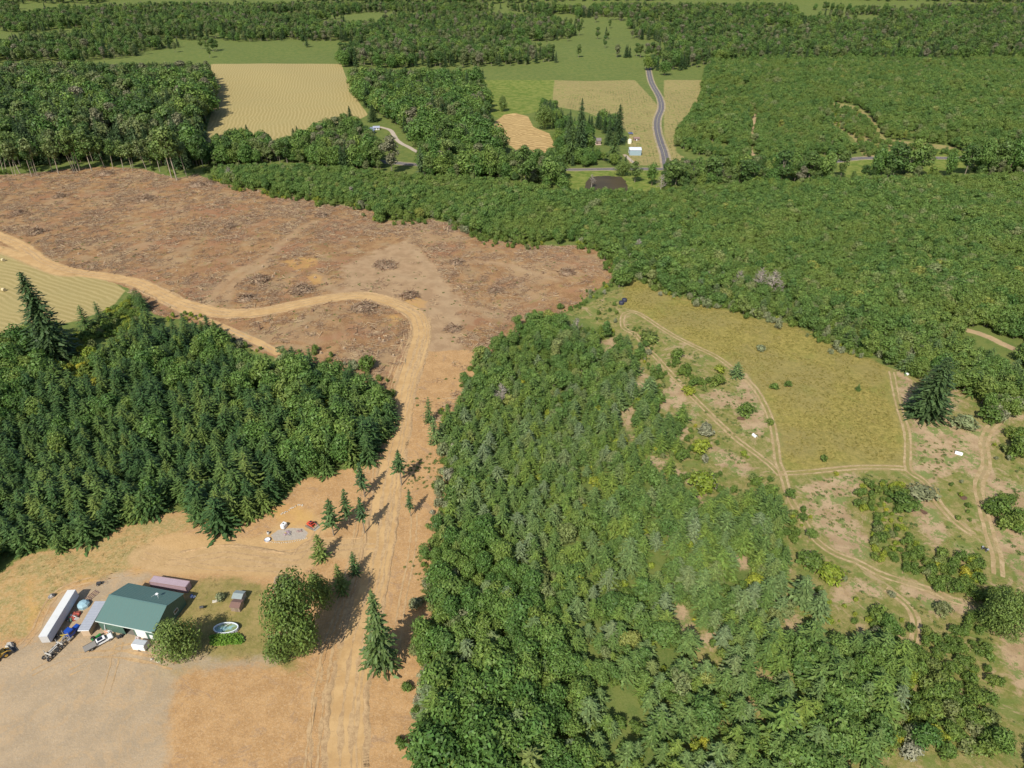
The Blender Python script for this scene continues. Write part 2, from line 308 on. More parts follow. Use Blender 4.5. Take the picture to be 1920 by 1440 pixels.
c = t.mix(msk('field', 1.5, .6), c, t.mix(t.rng(row2, -.4, .8), (.36, .24, .10), (.53, .37, .16)))
# logged ground: broken bark, twigs and soil

cc = t.mix(t.rng(t.noise(.12, 5, .7), .4, .62), (.245, .132, .060), (.355, .212, .098)); cc = t.mix(t.rng(t.noise(1.3, 6, .95), .5, .62, 0, .7), cc, (.45, .31, .165)); cc = t.mix(t.rng(t.noise(1.05, 6, .95, dist=1), .55, .68, 0, .7), cc, (.15, .085, .055)); cc = t.mix(t.rng(t.noise(.03, 4, .65), .5, .62, 0, .6), cc, (.29, .14, .078)); cc = t.mix(t.rng(t.noise(.022, 4, .65, dist=1), .52, .62, 0, .5), cc, (.38, .27, .15))
cc = t.mix(t.rng(t.noise(.05, 4), .52, .66, 0, .5), cc, (.34, .25, .14)); cc = t.mix(t.rng(t.noise(.075, 4, dist=2), .6, .70, 0, .5), cc, (.20, .20, .06)); cc = t.mix(t.rng(t.noise(.21, 4, .7, dist=1), .64, .70, 0, .7), cc, (.16, .20, .05))
c = t.mix(msk('cc', 3.5, .5), c, cc)
scr = t.mix(patchy, (.34, .225, .125), (.42, .285, .16)); scr = t.mix(t.rng(nfine, .55, .75, 0, .5), scr, (.24, .15, .09))
c = t.mix(t.math('MULTIPLY', msk('scraped', 14, 4), .9), c, scr)
c = t.mix(t.math('MULTIPLY', under('skid', 6., 2.6, 3.2), .5), c, t.mix(.5, scr, (.43, .31, .18)))
dirt = t.mix(t.rng(t.noise(.2, 5, .75), .38, .62), (.40, .232, .098), (.49, .295, .13)); dirt = t.mix(t.math('MULTIPLY', t.rng(t.noise(.9, 6, .85, dist=1.5), .5, .68), .65), dirt, (.29, .185, .10)); dirt = t.mix(t.rng(t.noise(.10, 5, .7, dist=2.), .56, .64, 0, .55), dirt, (.31, .205, .125)); dirt = t.mix(t.rng(nfine, .5, .62, 0, .6), dirt, (.56, .39, .22)); dirt = t.mix(t.rng(t.noise(2.1, 5, .95, dist=.5), .55, .64, 0, .6), dirt, (.24, .155, .085))
c = t.mix(msk('dirt', 3.5, .6), c, dirt)
bank = t.mix(t.rng(t.noise(.22, 5, .8), .4, .6), (.42, .265, .105), (.24, .215, .075)); bank = t.mix(t.rng(t.noise(1.3, 5, .8), .4, .7, 0, .8), bank, (.52, .38, .19)); bank = t.mix(t.rng(nfine, .55, .7, 0, .55), bank, (.20, .155, .06))
c = t.mix(t.math('MULTIPLY', msk('bank', 5, 1.6), .9), c, bank)
lawn = t.mix(patchy, (.30, .235, .085), (.19, .18, .05)); lawn = t.mix(t.rng(t.noise(1.1, 5, .8), .45, .7, 0, .6), lawn, (.37, .27, .12))
c = t.mix(t.math('MULTIPLY', msk('lawn', 5, 1.8), .92), c, lawn)
yard = t.mix(patchy, (.35, .265, .165), (.43, .32, .195)); yard = t.mix(t.rng(nfine, .46, .6, 0, .6), yard, (.25, .195, .13)); yard = t.mix(t.rng(t.noise(2.4, 4, .95), .55, .64, 0, .6), yard, (.52, .44, .33)); yard = t.mix(t.rng(t.noise(.09, 4, .7, dist=2), .5, .62, 0, .6), yard, (.44, .30, .16)); yard = t.mix(t.math('MULTIPLY', speck, .25), yard, (.50, .42, .31))
c = t.mix(t.math('MULTIPLY', msk('yard', 5, 2.), .9), c, yard)
bare = t.mix(patchy, (.34, .235, .13), (.43, .31, .18)); bare = t.mix(t.rng(t.noise(1.0, 4, .8), .5, .72, 0, .7), bare, (.25, .17, .11)); bare = t.mix(t.rng(t.noise(.13, 6, .85), .51, .56, 0, .85), bare, t.mix(speck, (.12, .18, .045), (.20, .24, .065)))
c = t.mix(msk('bare', 7, 1.4), c, bare)
tan = t.mix(t.rng(t.noise(.25, 4, .7), .38, .62), (.43, .285, .135), (.50, .335, .165)); tan = t.mix(t.rng(t.noise(.5, 5, .75, dist=1.), .52, .72, 0, .45), tan, (.42, .28, .14))
c = t.mix(t.math('MULTIPLY', msk('bright', 3.5, 1.4), .95), c, t.mix(.4, tan, (.56, .35, .145)))
c = t.mix(t.math('MULTIPLY', msk('orange', 5, 1.5), .55), c, t.mix(patchy, (.56, .34, .10), (.50, .28, .10)))
c = t.mix(msk('pad', .8, .2), c, t.mix(speck, (.36, .31, .25), (.46, .40, .32)))
c = t.mix(t.math('MULTIPLY', under('haul', 2.4, 1.0, 4.6), .85), c, tan)
c = t.mix(t.math('MULTIPLY', under('spur', 1.6, .6, 2.2), .9), c, t.mix(patchy, (.42, .29, .17), (.5, .36, .2)))
c = t.mix(t.math('MULTIPLY', under('track', 1.4, .7, 1.7), .45), c, t.mix(patchy, (.33, .255, .12), (.25, .215, .08)))
c = t.mix(t.math('MULTIPLY', under('paved', 1.6, .6, 5.2), .9), c, t.mix(patchy, (.40, .31, .22), (.30, .26, .14)))
t.bump(t.math('ADD', t.math('MULTIPLY', t.noise(1.2, 5, .75), 1.), t.math('MULTIPLY', t.rng(t.attr('cc'), 0, 3), t.math('MULTIPLY', t.noise(.6, 4, .8), 1.4))), .7, .25)
ground = link('ground', np_mesh('ground', np.stack([Xf, Yf, Zf], 1), F, [t.done(c, .95, .1)], smooth=True, attrs=A)); tag(ground, kind='structure')

# ------------------------------------------------------------------ roads, tracks, pond, puddles, pads laid over the ground
def ribbon(parts, name, mat, dz=.03, step=1.0, ridge=0.):
    """parts: list of (pixel line, half width, edge wobble, sideways offset)"""
    VV, FF = [], []; n0 = 0
    for (line, hw, wob, off) in parts:
        P = smooth_line(to_world(line), step); T = np.gradient(P, axis=0); T /= np.hypot(T[:, 0], T[:, 1])[:, None]+1e-9; N = np.stack([-T[:, 1], T[:, 0]], 1)
        s = np.arange(len(P))*step; ph0 = abs(hash_(line))
        e1 = hw+wob*(vnoise(s, s*0+ph0, 1.7)-.5)*2+wob*(vnoise(s, s*0+ph0+9, 9)-.5)*2.4; e2 = hw+wob*(vnoise(s, s*0+ph0+40, 1.7)-.5)*2+wob*(vnoise(s, s*0+ph0+55, 9)-.5)*2.4
        k = 7; u = np.linspace(0, 1, k)[None, :]; o = off+(-e2[:, None]*(1-u)+e1[:, None]*u)
        x = P[:, :1]+N[:, :1]*o; y = P[:, 1:]+N[:, 1:]*o; z = hz(x, y)+dz+ridge*np.sin(np.pi*u)*np.clip(vnoise(s, s*0+ph0+77, 5.)*1.6-.35, 0, 1)[:, None]
        VV.append(np.stack([x.ravel(), y.ravel(), z.ravel()], 1)); i = np.arange(len(P)*k).reshape(len(P), k)+n0
        FF.append(np.stack([i[:-1, :-1].ravel(), i[1:, :-1].ravel(), i[1:, 1:].ravel(), i[:-1, 1:].ravel()], 1)); n0 += len(P)*k
    o = link(name, np_mesh(name, np.vstack(VV), np.vstack(FF), [mat], smooth=True)); tag(o, kind='structure'); return o
def hash_(line): return (line[0][0]*7+line[0][1]*13+len(line)*31) % 97
t = NT('packed_dirt'); pa = t.rng(t.noise(.16, 4), .38, .62); c = t.mix(pa, (.455, .285, .125), (.535, .35, .16)); c = t.mix(t.rng(t.noise(.5, 5, .8, dist=1.), .5, .68, 0, .45), c, (.37, .24, .12)); c = t.mix(t.rng(t.noise(1.6, 5, .9), .52, .66, 0, .35), c, (.56, .40, .22)); t.bump(t.noise(1.5, 4), .4, .12); M_DIRT = t.done(c, .95, .1)
t = NT('rutted_earth'); c = t.mix(t.rng(t.noise(.3, 4), .38, .62), (.36, .255, .13), (.46, .335, .19)); c = t.mix(t.rng(t.noise(.8, 5, .85), .48, .6, 0, .75), c, (.27, .22, .09)); t.bump(t.noise(2, 4), .4, .1); M_RUT = t.done(c, .95, .1)
t = NT('asphalt'); c = t.mix(t.rng(t.noise(.4, 4), .4, .65), (.125, .115, .12), (.17, .155, .155)); c = t.mix(t.rng(t.noise(5, 3), .5, .7, 0, .4), c, (.22, .20, .19)); M_ASPH = t.done(c, .9, .2)
t = NT('road_line'); M_LINE = t.done(t.mix(t.rng(t.noise(2, 3), .4, .7), (.42, .37, .22), (.30, .27, .19)), .8, .2)
t = NT('gravel_drive'); M_GRAV = t.done(t.mix(t.rng(t.noise(2, 4), .4, .6), (.38, .32, .25), (.5, .42, .33)), .95, .1)
ribbon([(LINE_HAUL, 4.0, .45, 0), (LINE_HAUL2, 3.0, .5, 0)], 'dirt_road', M_DIRT, .03)
t = NT('loose_soil'); M_BERM = t.done(t.mix(t.rng(t.noise(1.1, 5, .85), .4, .6), (.34, .22, .115), (.47, .32, .165)), .95, .1)
ribbon([(LINE_HAUL[6:], .6, .5, 4.8), (LINE_HAUL[6:], .6, .5, -4.8), (LINE_HAUL[18:], .35, .4, -7.8), (LINE_ACCESS[1:], .4, .4, 4.2)], 'road_berm', M_BERM, .0, .7, .28)
t = NT('wheel_worn_dirt'); M_WHEEL = t.done(t.mix(t.rng(t.noise(.6, 5, .85), .38, .6), (.36, .235, .12), (.50, .34, .175)), .95, .1)
ribbon([(LINE_HAUL, .45, .4, 1.35), (LINE_HAUL, .45, .4, -1.2), (LINE_HAUL[10:], .3, .3, 2.7), (LINE_ACCESS, .4, .35, 1.1), (LINE_ACCESS, .4, .35, -1.1), (LINE_HAUL[17:], .35, .35, -6.2), (LINE_HAUL[17:], .3, .35, -9.0)]+[(l, .22, .25, o_) for l in LINES_YARD for o_ in (-.95, .95)], 'wheel_ruts', M_WHEEL, .055, .8)
ribbon([(LINE_SPUR, .8, .3, -1.1), (LINE_SPUR, .8, .3, 1.1)], 'spur_track', M_DIRT, .04)
for nm, ln, hw, of in (('field_track', LINE_A, .42, 1.0), ('meadow_edge_track', LINE_B, .38, .95), ('cross_track', LINE_C, .38, .95), ('east_track', LINE_D, .42, 1.0), ('clearing_track', LINE_E, .6, 1.2), ('brush_track', LINE_F, .6, .9)):
    ribbon([(ln, hw, .14, -of), (ln, hw, .14, of)], nm, M_RUT, .035)
ribbon([(LINE_MAIN, 3.3, .06, 0), (LINE_SIDE, 3.3, .06, 0)], 'paved_road', M_ASPH, .06, 2.0)
ribbon([(LINE_MAIN, .10, .0, -.15), (LINE_MAIN, .10, .0, .15), (LINE_SIDE, .10, .0, -.15), (LINE_SIDE, .10, .0, .15)], 'road_markings', M_LINE, .085, 2.0)
ribbon([(LINE_DRIVE, 2.2, .2, 0), (LINE_DRIVE2, 1.5, .2, 0)], 'driveway', M_GRAV, .05, 1.5)
def flat_poly(name, poly, mat, dz, wob=.25):
    P = to_world(poly); P = np.vstack([P, P[:1]]); P = smooth_line(P, .6)[:-1]; cx = P.mean(0); a = np.arange(len(P))
    P = P+(P-cx)/np.hypot(*(P-cx).T)[:, None]*(vnoise(a, a*0+3, 2.5)-.5)[:, None]*wob*2
    rings = [cx+(P-cx)*r for r in np.linspace(1, .12, 8)]; V = np.vstack(rings+[cx[None]]); n = len(P); z = hz(V[:, 0], V[:, 1])+dz
    fs = []
    for k in range(7):
        i = np.arange(n); j = (i+1) % n; fs.append(np.stack([k*n+i, k*n+j, (k+1)*n+j, (k+1)*n+i], 1))
    me = bpy.data.meshes.new(name); faces = [tuple(f) for f in np.vstack(fs)]+[(7*n+i, 7*n+(i+1) % n, 8*n) for i in range(n)]
    me.from_pydata(np.stack([V[:, 0], V[:, 1], z], 1).tolist(), [], faces); me.materials.append(mat); me.update()
    for p in me.polygons: p.use_smooth = True
    return tag(link(name, me), kind='structure')
t = NT('pond_water'); M_POND = t.done(t.mix(t.rng(t.noise(.05, 2), .4, .6), (.066, .052, .032), (.08, .062, .036)), .45, .05)
t = NT('muddy_water'); M_PUD = t.done(t.mix(t.rng(t.noise(1., 3), .4, .6), (.13, .075, .045), (.17, .10, .06)), .35, .3)
flat_poly('pond', POND, M_POND, .12, .8)
for p in ([(1382,782),(1390,781),(1397,785),(1396,788),(1388,788),(1382,786)], [(1795,925),(1806,928),(1814,934),(1806,938),(1798,931)], [(1722,953),(1733,957),(1740,962),(1733,965),(1726,959)]): flat_poly('puddle', p, M_PUD, .07, .12)

# ------------------------------------------------------------------ foliage prototypes (unit height, scaled per tree)
def unit(v): return v/(np.linalg.norm(v, axis=1)[:, None]+1e-9)
def leaf_quads(C, Nn, U, lu, lv, taper=1.0):
    """kite or square leaf sprays centred at C, plane normal Nn, long axis U"""
    U = unit(U-Nn*(U*Nn).sum(1)[:, None]); Vv = np.cross(Nn, U); lu = np.asarray(lu)[:, None]; lv = np.asarray(lv)[:, None]
    q = np.stack([C-U*lu-Vv*lv, C-U*lu+Vv*lv, C+U*lu+Vv*lv*taper, C+U*lu-Vv*lv*taper], 1)
    return q.reshape(-1, 3)
def tube(pts, rad, seg=6):
    V, F = [], []
    pts = [np.array(p, float) for p in pts]
    for k, p in enumerate(pts):
        d = pts[min(k+1, len(pts)-1)]-pts[max(k-1, 0)]; d /= np.linalg.norm(d)+1e-9
        a = np.cross(d, [0.3, .9, .1]); a /= np.linalg.norm(a); b = np.cross(d, a)
        for s in range(seg): th = 2*math.pi*s/seg; V.append(p+(a*math.cos(th)+b*math.sin(th))*rad[k])
    for k in range(len(pts)-1):
        for s in range(seg): F.append((k*seg+s, k*seg+(s+1) % seg, (k+1)*seg+(s+1) % seg, (k+1)*seg+s))
    return np.array(V), np.array(F)
def tubes(lst):
    V, F, n = [], [], 0
    for v, f in lst: V.append(v); F.append(f+n); n += len(v)
    return np.vstack(V), np.vstack(F)
def conifer(seed, whorls=20, nb=8, R=.24, z0=.05, droop=.35, steps=5, power=.85, ragged=.18, fat=1.0):
    r = np.random.default_rng(seed); C, N, U, lu, lv = [], [], [], [], []
    lean = r.normal(0, .012, 2)
    for k in range(whorls):
        z = z0+(1-z0)*(k+.5*r.random())/whorls; rad = R*(1-(z-z0)/(1-z0))**power*(1 if k else .8)+.012; a0 = r.random()*6.28
        n = max(4, int(nb*(.6+.4*rad/R)))
        for b in range(n):
            a = a0+b*6.283/n+r.normal(0, .18); L = rad*r.uniform(1-ragged*1.6, 1+ragged); d = np.array([math.cos(a), math.sin(a), 0.]); m = max(2, int(round(steps*(.35+.65*rad/R))))
            for s in range(m):
                tt_ = (s+.6)/m; p = d*L*tt_; p = p+[0, 0, z-droop*L*tt_+.25*L*tt_**2*.6-r.random()*.012]; p[:2] += lean*z
                side = r.choice([-1, 1])*(.35+.25*r.random())
                n_ = np.array([d[0]*.25+r.normal(0, .28), d[1]*.25+r.normal(0, .28), 1.])
                u_ = d+np.array([-d[1], d[0], 0])*side*.9+[0, 0, -droop*.7]
                C.append(p); N.append(n_); U.append(u_); lu.append(L/m*.8*fat+.008); lv.append((L/m*.42+.005)*fat)
    C.append([lean[0], lean[1], .99]); N.append([1, .2, .1]); U.append([0, 0, 1]); lu.append(.03); lv.append(.008)
    C, N, U = map(np.array, (C, N, U)); Q = leaf_quads(C, unit(N), U, lu, lv, .35)
    T = tubes([tube([(0, 0, -.02), (0, 0, .3), (lean[0]*.6, lean[1]*.6, .7), (lean[0], lean[1], .98)], [.017, .013, .007, .002], 6)])
    return Q, r.random(len(C)), T
def broadleaf(seed, lobes=14, nleaf=1500, R=.36, zc=.60, hz_=.40, size=.035, trunk=.022, trunkless=False, ragged=.25, limbs=5, up=.25, multi=1):
    r = np.random.default_rng(seed); ctr, rr = [], []
    for i in range(lobes):
        a = r.random()*6.283; u = r.random()**.5; ph_ = r.uniform(-1, 1)
        q = math.sqrt(max(0, 1-ph_*ph_*.9)); rad = r.uniform(.28, .50)*R
        tp = 1-.35*max(ph_, 0); ctr.append([math.cos(a)*u*q*(R-rad*.6)*tp, math.sin(a)*u*q*(R-rad*.6)*tp, zc+ph_*(hz_-rad*.7)]); rr.append(rad*(1+ragged*r.normal()))
    ctr = np.array(ctr); rr = np.abs(np.array(rr))+.04; w = rr**2; k = r.choice(len(rr), nleaf, p=w/w.sum())
    d = unit(r.normal(size=(nleaf, 3))+[0, 0, up]); C = ctr[k]+d*(rr[k]*(r.random(nleaf)**.35*.95+.12))[:, None]*[1, 1, .85]
    C[:, 2] = np.maximum(C[:, 2], .02+.03*r.random(nleaf))
    Nn = unit(d+r.normal(0, .45, (nleaf, 3))+[0, 0, .25]); U = r.normal(size=(nleaf, 3)); s = size*r.uniform(.6, 1.25, nleaf)
    Q = leaf_quads(C, Nn, U, s, s*.62, .6)
    tl = []
    zt = zc-hz_*.55
    for m in range(multi):
        off = r.normal(0, .03, 2)*(multi > 1); top = np.array([off[0]*3, off[1]*3, zc+.1])
        tl.append(tube([(off[0], off[1], -.02), (off[0]*1.6, off[1]*1.6, max(zt, .06)), top], [trunk/multi**.4, trunk*.7/multi**.4, .005], 6))
        for j in range(limbs):
            c_ = ctr[r.integers(len(ctr))]; s0 = np.array([off[0]*1.6, off[1]*1.6, max(zt, .06)+r.random()*.12]); mid = (s0+c_)/2+[0, 0, -.02]; tl.append(tube([s0, mid, c_], [.010, .007, .003], 4))
    return Q, r.random(nleaf), tubes(tl)
def snag(seed, n=44):
    r = np.random.default_rng(seed); tl = [tube([(0, 0, -.02), (.01, 0, .5), (0, .01, 1)], [.026, .018, .006], 6)]
    for i in range(n):
        z = r.uniform(.25, .95); a = r.random()*6.28; L = (.28*(1-z)+.06)*r.uniform(.6, 1.2); d = np.array([math.cos(a), math.sin(a), r.uniform(.2, .9)])
        p0 = np.array([0, 0, z]); p1 = p0+d*L*.5; p2 = p1+(d+r.normal(0, .3, 3))*L*.5; tl.append(tube([p0, p1, p2], [.011, .008, .004], 4))
        for j in range(2): tl.append(tube([p1, p1+(d+r.normal(0, .6, 3))*L*.35, p1+(d+r.normal(0, .6, 3))*L*.6], [.007, .005, .003], 3))
    return tubes(tl)

G1, G2, G3, G4 = (.040, .085, .022), (.060, .115, .026), (.085, .14, .036), (.10, .165, .028)
MAT = dict(
  firD=leaf_mat('fir_needles', [(0, (.052, .105, .032)), (.4, (.075, .135, .038)), (.75, (.105, .17, .042)), (1, (.15, .20, .045))], (.55, 1.5)),
  firB=leaf_mat('blue_green_needles', [(0, (.115, .185, .046)), (.3, (.145, .22, .056)), (.5, (.17, .24, .088)), (.62, (.155, .235, .05)), (.80, (.19, .255, .048)), (.93, (.19, .245, .12)), (1, (.21, .25, .06))], (.6, 1.45), .25),
  alder=leaf_mat('alder_leaves', [(0, (.105, .19, .046)), (.35, (.14, .23, .052)), (.7, (.165, .255, .056)), (.9, (.20, .275, .062)), (.97, (.25, .285, .12)), (1, (.29, .31, .065))], (.6, 1.4), .32, patch=.5, patch_col=(.225, .275, .055)),
  maple=leaf_mat('maple_leaves', [(0, (.085, .165, .035)), (.4, (.115, .205, .042)), (.8, (.15, .23, .046)), (1, (.19, .255, .05))], (.55, 1.45), .25),
  willow=leaf_mat('willow_leaves', [(0, (.20, .235, .10)), (.4, (.25, .27, .14)), (.75, (.21, .22, .11)), (1, (.32, .31, .21))], (.6, 1.35)),
  gorse=leaf_mat('yellow_green_leaves', [(0, (.19, .25, .028)), (.5, (.24, .29, .033)), (.9, (.28, .31, .035)), (1, (.40, .36, .035))], (.6, 1.4)),
  shrubG=leaf_mat('bush_leaves', [(0, (.115, .185, .036)), (.5, (.155, .23, .044)), (.85, (.19, .25, .048)), (1, (.23, .25, .10))], (.55, 1.45), .33),
  forestF=leaf_mat('old_fir_needles', [(0, (.042, .078, .028)), (.5, (.062, .105, .034)), (1, (.10, .145, .060))], (.55, 1.5)),
  forestB=leaf_mat('ash_leaves', [(0, (.070, .13, .032)), (.35, (.11, .175, .040)), (.65, (.145, .20, .050)), (.85, (.18, .205, .08)), (1, (.21, .195, .12))], (.5, 1.5), .25))
def bark(name, a, b):
    t = NT(name); return t.done(t.mix(t.rng(t.noise(9, 4, .7, t.objpos()), .35, .65), a, b), .9, .15)
BARK = bark('brown_bark', (.13, .09, .06), (.24, .18, .13)); PALE = bark('pale_bark', (.30, .25, .19), (.17, .14, .10)); DEADW = bark('dead_wood', (.46, .41, .34), (.27, .22, .17))
def pack(kind, protos, leafm, barkm):
    """for each prototype: separate crown and trunk meshes (for single trees) and a joined one (for the mass)"""
    out = []
    for i, (Q, lv, T) in enumerate(protos):
        nq = len(Q)//4; FQ = np.arange(nq*4).reshape(-1, 4)
        crown = np_mesh(kind+'_crown', Q, FQ, [leafm], attrs={'lv': ('FACE', lv)})
        trunk = np_mesh(kind+'_trunk', T[0], T[1], [barkm], smooth=True)
        both = np_mesh(kind+'_whole', np.vstack([Q, T[0]]), np.vstack([FQ, T[1]+len(Q)]), [leafm, barkm], np.r_[np.zeros(nq), np.ones(len(T[1]))], attrs={'lv': ('FACE', np.r_[lv, np.zeros(len(T[1]))])})
        out.append((crown, trunk, both))
    return out
young = [conifer(10+i, 17+i % 3, 9, .225+.02*(i % 3), .02, .30, 6, .62+.06*(i % 3), .26, .85) for i in range(6)]
oldc = [conifer(30+i, 30, 9, .20+.02*(i % 2), .12, .55, 5, .72, .32) for i in range(3)]
alder_p = [broadleaf(50+i, 12, 1300, .30+.04*(i % 3), .58, .42, .034, ragged=.35) for i in range(6)]
maple_p = [broadleaf(60+i, 18, 2000, .40, .56, .42, .033) for i in range(4)]
shrub_p = [broadleaf(70+i, 9, 520, .50, .45, .45, .062, limbs=4, multi=3) for i in range(4)]
tall_p = [broadleaf(80+i, 15, 1500, .19+.02*(i % 2), .63, .36, .023, limbs=6, multi=1+(i % 2), trunk=.012) for i in range(5)]
PK = dict(firD=pack('fir', young, MAT['firD'], BARK), firB=pack('fir', young, MAT['firB'], BARK), alder=pack('alder', alder_p, MAT['alder'], PALE), maple=pack('maple', maple_p, MAT['maple'], BARK),
          willow=pack('willow', shrub_p, MAT['willow'], PALE), gorse=pack('gorse', shrub_p, MAT['gorse'], BARK), shrubG=pack('bush', shrub_p, MAT['shrubG'], BARK),
          forestF=pack('old_fir', oldc, MAT['forestF'], BARK), forestB=pack('ash', tall_p, MAT['forestB'], PALE))
SNAG = [np_mesh('snag_wood', *snag(90+i), [DEADW]) for i in range(3)]
AREAS = []                                                        # (xs, ys, radius) kept free of planted trees
PLANT = {k: [] for k in PK}                                       # species -> rows x, y, z, height, width, region

def plant_edge(line, width, n_per_m, choose, hfun, region):
    """ragged fringe of brush scattered along an edge"""
    P = smooth_line(to_world(line), 1/n_per_m); m = len(P); x = P[:, 0]+rng.normal(0, width, m); y = P[:, 1]+rng.normal(0, width, m); z = hz(x, y); h = hfun(x, y)*rng.uniform(.5, 1.3, m); bx, by = proj(x, y, z); ok = vnoise(x, y, 8) > .3
    for (ax, ay, ar) in AREAS: ok &= (x-ax)**2+(y-ay)**2 > ar*ar
    x, y, z, h, bx, by = (q[ok] for q in (x, y, z, h, bx, by)); sel = choose(x, y, bx, by)
    for k in set(sel.tolist()):
        q = sel == k; n = q.sum(); hh = h[q]*{'willow': .62, 'gorse': .42, 'shrubG': .5}.get(k, 1); PLANT[k].append(np.stack([x[q], y[q], z[q], hh, hh*rng.uniform(1.1, 1.6, n), np.full(n, REG.setdefault(region, len(REG)))], 1))
def plant(poly, sp, choose, hfun, holes=(), var=(.78, 1.18), region='', dens=None, hedge=False):
    """fill the ground whose trees cover an outline: jittered rows of trees whose foot and top both fall inside it"""
    P = to_world(poly); lo = P.min(0)-3; hi = P.max(0)+3; nx = int((hi[0]-lo[0])/sp)+1; ny = int((hi[1]-lo[1])/sp)+1
    gx, gy = np.meshgrid(lo[0]+np.arange(nx)*sp, lo[1]+np.arange(ny)*sp); gx[1::2] += sp/2
    x = (gx+rng.normal(0, sp*.24, gx.shape)).ravel(); y = (gy+rng.normal(0, sp*.24, gy.shape)).ravel(); z = hz(x, y)
    h = hfun(x, y)*rng.uniform(*var, len(x)); bx, by = proj(x, y, z); tx, ty = proj(x, y, z+h*.85)
    ok = pip(poly, bx, by) & pip(poly, tx, ty)
    for hp in holes:
        ok &= ~pip(hp, bx, by) & ~pip(hp, (bx+tx)/2, (by+ty)/2) & ~pip(hp, tx, ty)
    if dens is not None: ok &= rng.random(len(x)) < dens(x, y)
    for (ax, ay, ar) in AREAS: ok &= (x-ax)**2+(y-ay)**2 > ar*ar
    x, y, z, h, bx, by = x[ok], y[ok], z[ok], h[ok], bx[ok], by[ok]; sel = choose(x, y, bx, by)
    for k in set(sel.tolist()):
        m = sel == k; n = m.sum()
        wf = {'firD': (1.45, 2.1), 'firB': (1.4, 2.1), 'alder': (1.05, 1.5), 'maple': (1.0, 1.4), 'willow': (1.1, 1.6), 'gorse': (1.2, 1.9), 'shrubG': (1.2, 1.8), 'forestF': (.9, 1.2), 'forestB': (.95, 1.35)}[k]
        hh = h[m]*{'willow': .62, 'gorse': .42, 'shrubG': .5}.get(k, 1) if not hedge else h[m]
        PLANT[k].append(np.stack([x[m], y[m], z[m], hh, hh*rng.uniform(*wf, n), np.full(n, REG.setdefault(region, len(REG)))], 1))
REG = {}
def chooser(base, alts=(), patches=()):
    """base species; alts (species, share); patches (species, polygon, share)"""
    def f(x, y, bx, by):
        out = np.full(len(x), base, dtype=object); u = rng.random(len(x)); nz = vnoise(x, y, 16)
        for k, s in alts: out[(u*.55+nz*.45) > 1-s*1.0] = k; u = rng.random(len(x)); nz = vnoise(x+99*len(k), y+31*len(k), 16)
        for k, poly, s in patches: out[pip(poly, bx, by) & (rng.random(len(x)) < s)] = k
        return out
    return f

# ------------------------------------------------------------------ single trees and bushes one can point to
def single(kind, name, bx, by, h, w, label, cat, group=None, variant=None, rz=None, topy=None, lean=(0, 0)):
    b = G(bx, by); h = height_from(bx, by, topy) if topy else h; v = PK[kind][(variant if variant is not None else int(bx*3+by)) % len(PK[kind])]
    base_w = {'firD': .24, 'firB': .24, 'alder': .36, 'maple': .40, 'willow': .5, 'gorse': .5, 'shrubG': .5, 'forestF': .21, 'forestB': .2, 'tallbare': .17}[kind]*2
    sx = w/base_w
    e = empty(name, b, (bx*1.7+by*.9) % 6.28 if rz is None else rz, label, cat, group, (sx, sx, h)); e.rotation_euler = (lean[0], lean[1], e.rotation_euler[2])
    link('crown', v[0], e); link('trunk', v[1], e); AREAS.append((b.x, b.y, w*.42)); return e
# richer crowns for the largest trees in the picture
BIG = dict(
  bigfir=pack('big_fir', [conifer(101, 44, 11, .205, .10, .42, 7, .78, .42, .9), conifer(102, 46, 12, .235, .03, .5, 7, .62, .42, .9), conifer(103, 30, 10, .40, .06, .35, 7, .55, .3)], leaf_mat('big_fir_needles', [(0, (.08, .13, .036)), (1, (.11, .165, .045))], (.6, 1.45)), BARK),
  darkfir=pack('dark_fir', [conifer(104, 52, 15, .22, .02, .45, 8, .62, .36, .8), conifer(105, 26, 12, .44, .06, .3, 7, .55, .32, 1.05)], leaf_mat('dark_fir_needles', [(0, (.060, .102, .034)), (1, (.080, .125, .042))], (.6, 1.5)), BARK),
  bigleaf=pack('big_leaf', [broadleaf(110, 40, 9500, .46, .53, .47, .017, limbs=12, multi=2), broadleaf(111, 34, 7000, .47, .52, .48, .021, limbs=10, multi=2), broadleaf(112, 26, 4200, .47, .52, .48, .025, limbs=8, multi=2)], leaf_mat('big_leaf_leaves', [(0, (.12, .18, .038)), (1, (.16, .22, .05))], (.55, 1.45)), BARK),
  bareleaf=pack('ringed_fir', [conifer(106, 16, 8, .17, .45, .35, 4, .8, .3), conifer(107, 15, 8, .19, .30, .4, 4, .7, .35)], leaf_mat('thin_fir_needles', [(0, (.065, .12, .04)), (1, (.09, .15, .045))], (.6, 1.4)), PALE))
BIG['tallbare'] = pack('tall_ash', [broadleaf(120+i, 13, 900, .17, .72, .27, .022, limbs=8, multi=1+i % 2, trunk=.011) for i in range(4)], MAT['forestB'], bark('cream_bark', (.42, .36, .28), (.28, .22, .15)))
PK.update(BIG)
_bw = {'bigfir': (.205, .235, .40), 'darkfir': (.24, .44), 'bigleaf': (.46, .47, .47), 'bareleaf': (.17, .19)}
def big(kind, var, name, bx, by, w, label, cat, topy=None, h=None, group=None, rz=None):
    b = G(bx, by); h = height_from(bx, by, topy) if topy else h; v = PK[kind][var]; sx = w/(2*_bw[kind][var])
    e = empty(name, b, (bx*1.7+by*.9) % 6.28 if rz is None else rz, label, cat, group, (sx, sx, h)); link('crown', v[0], e); link('trunk', v[1], e); AREAS.append((b.x, b.y, w*.42)); return e
big('bigfir', 0, 'fir_tree', 717, 1250, 8.5, 'tall ragged fir standing alone at the bottom of the dirt road', 'tree', topy=1104)
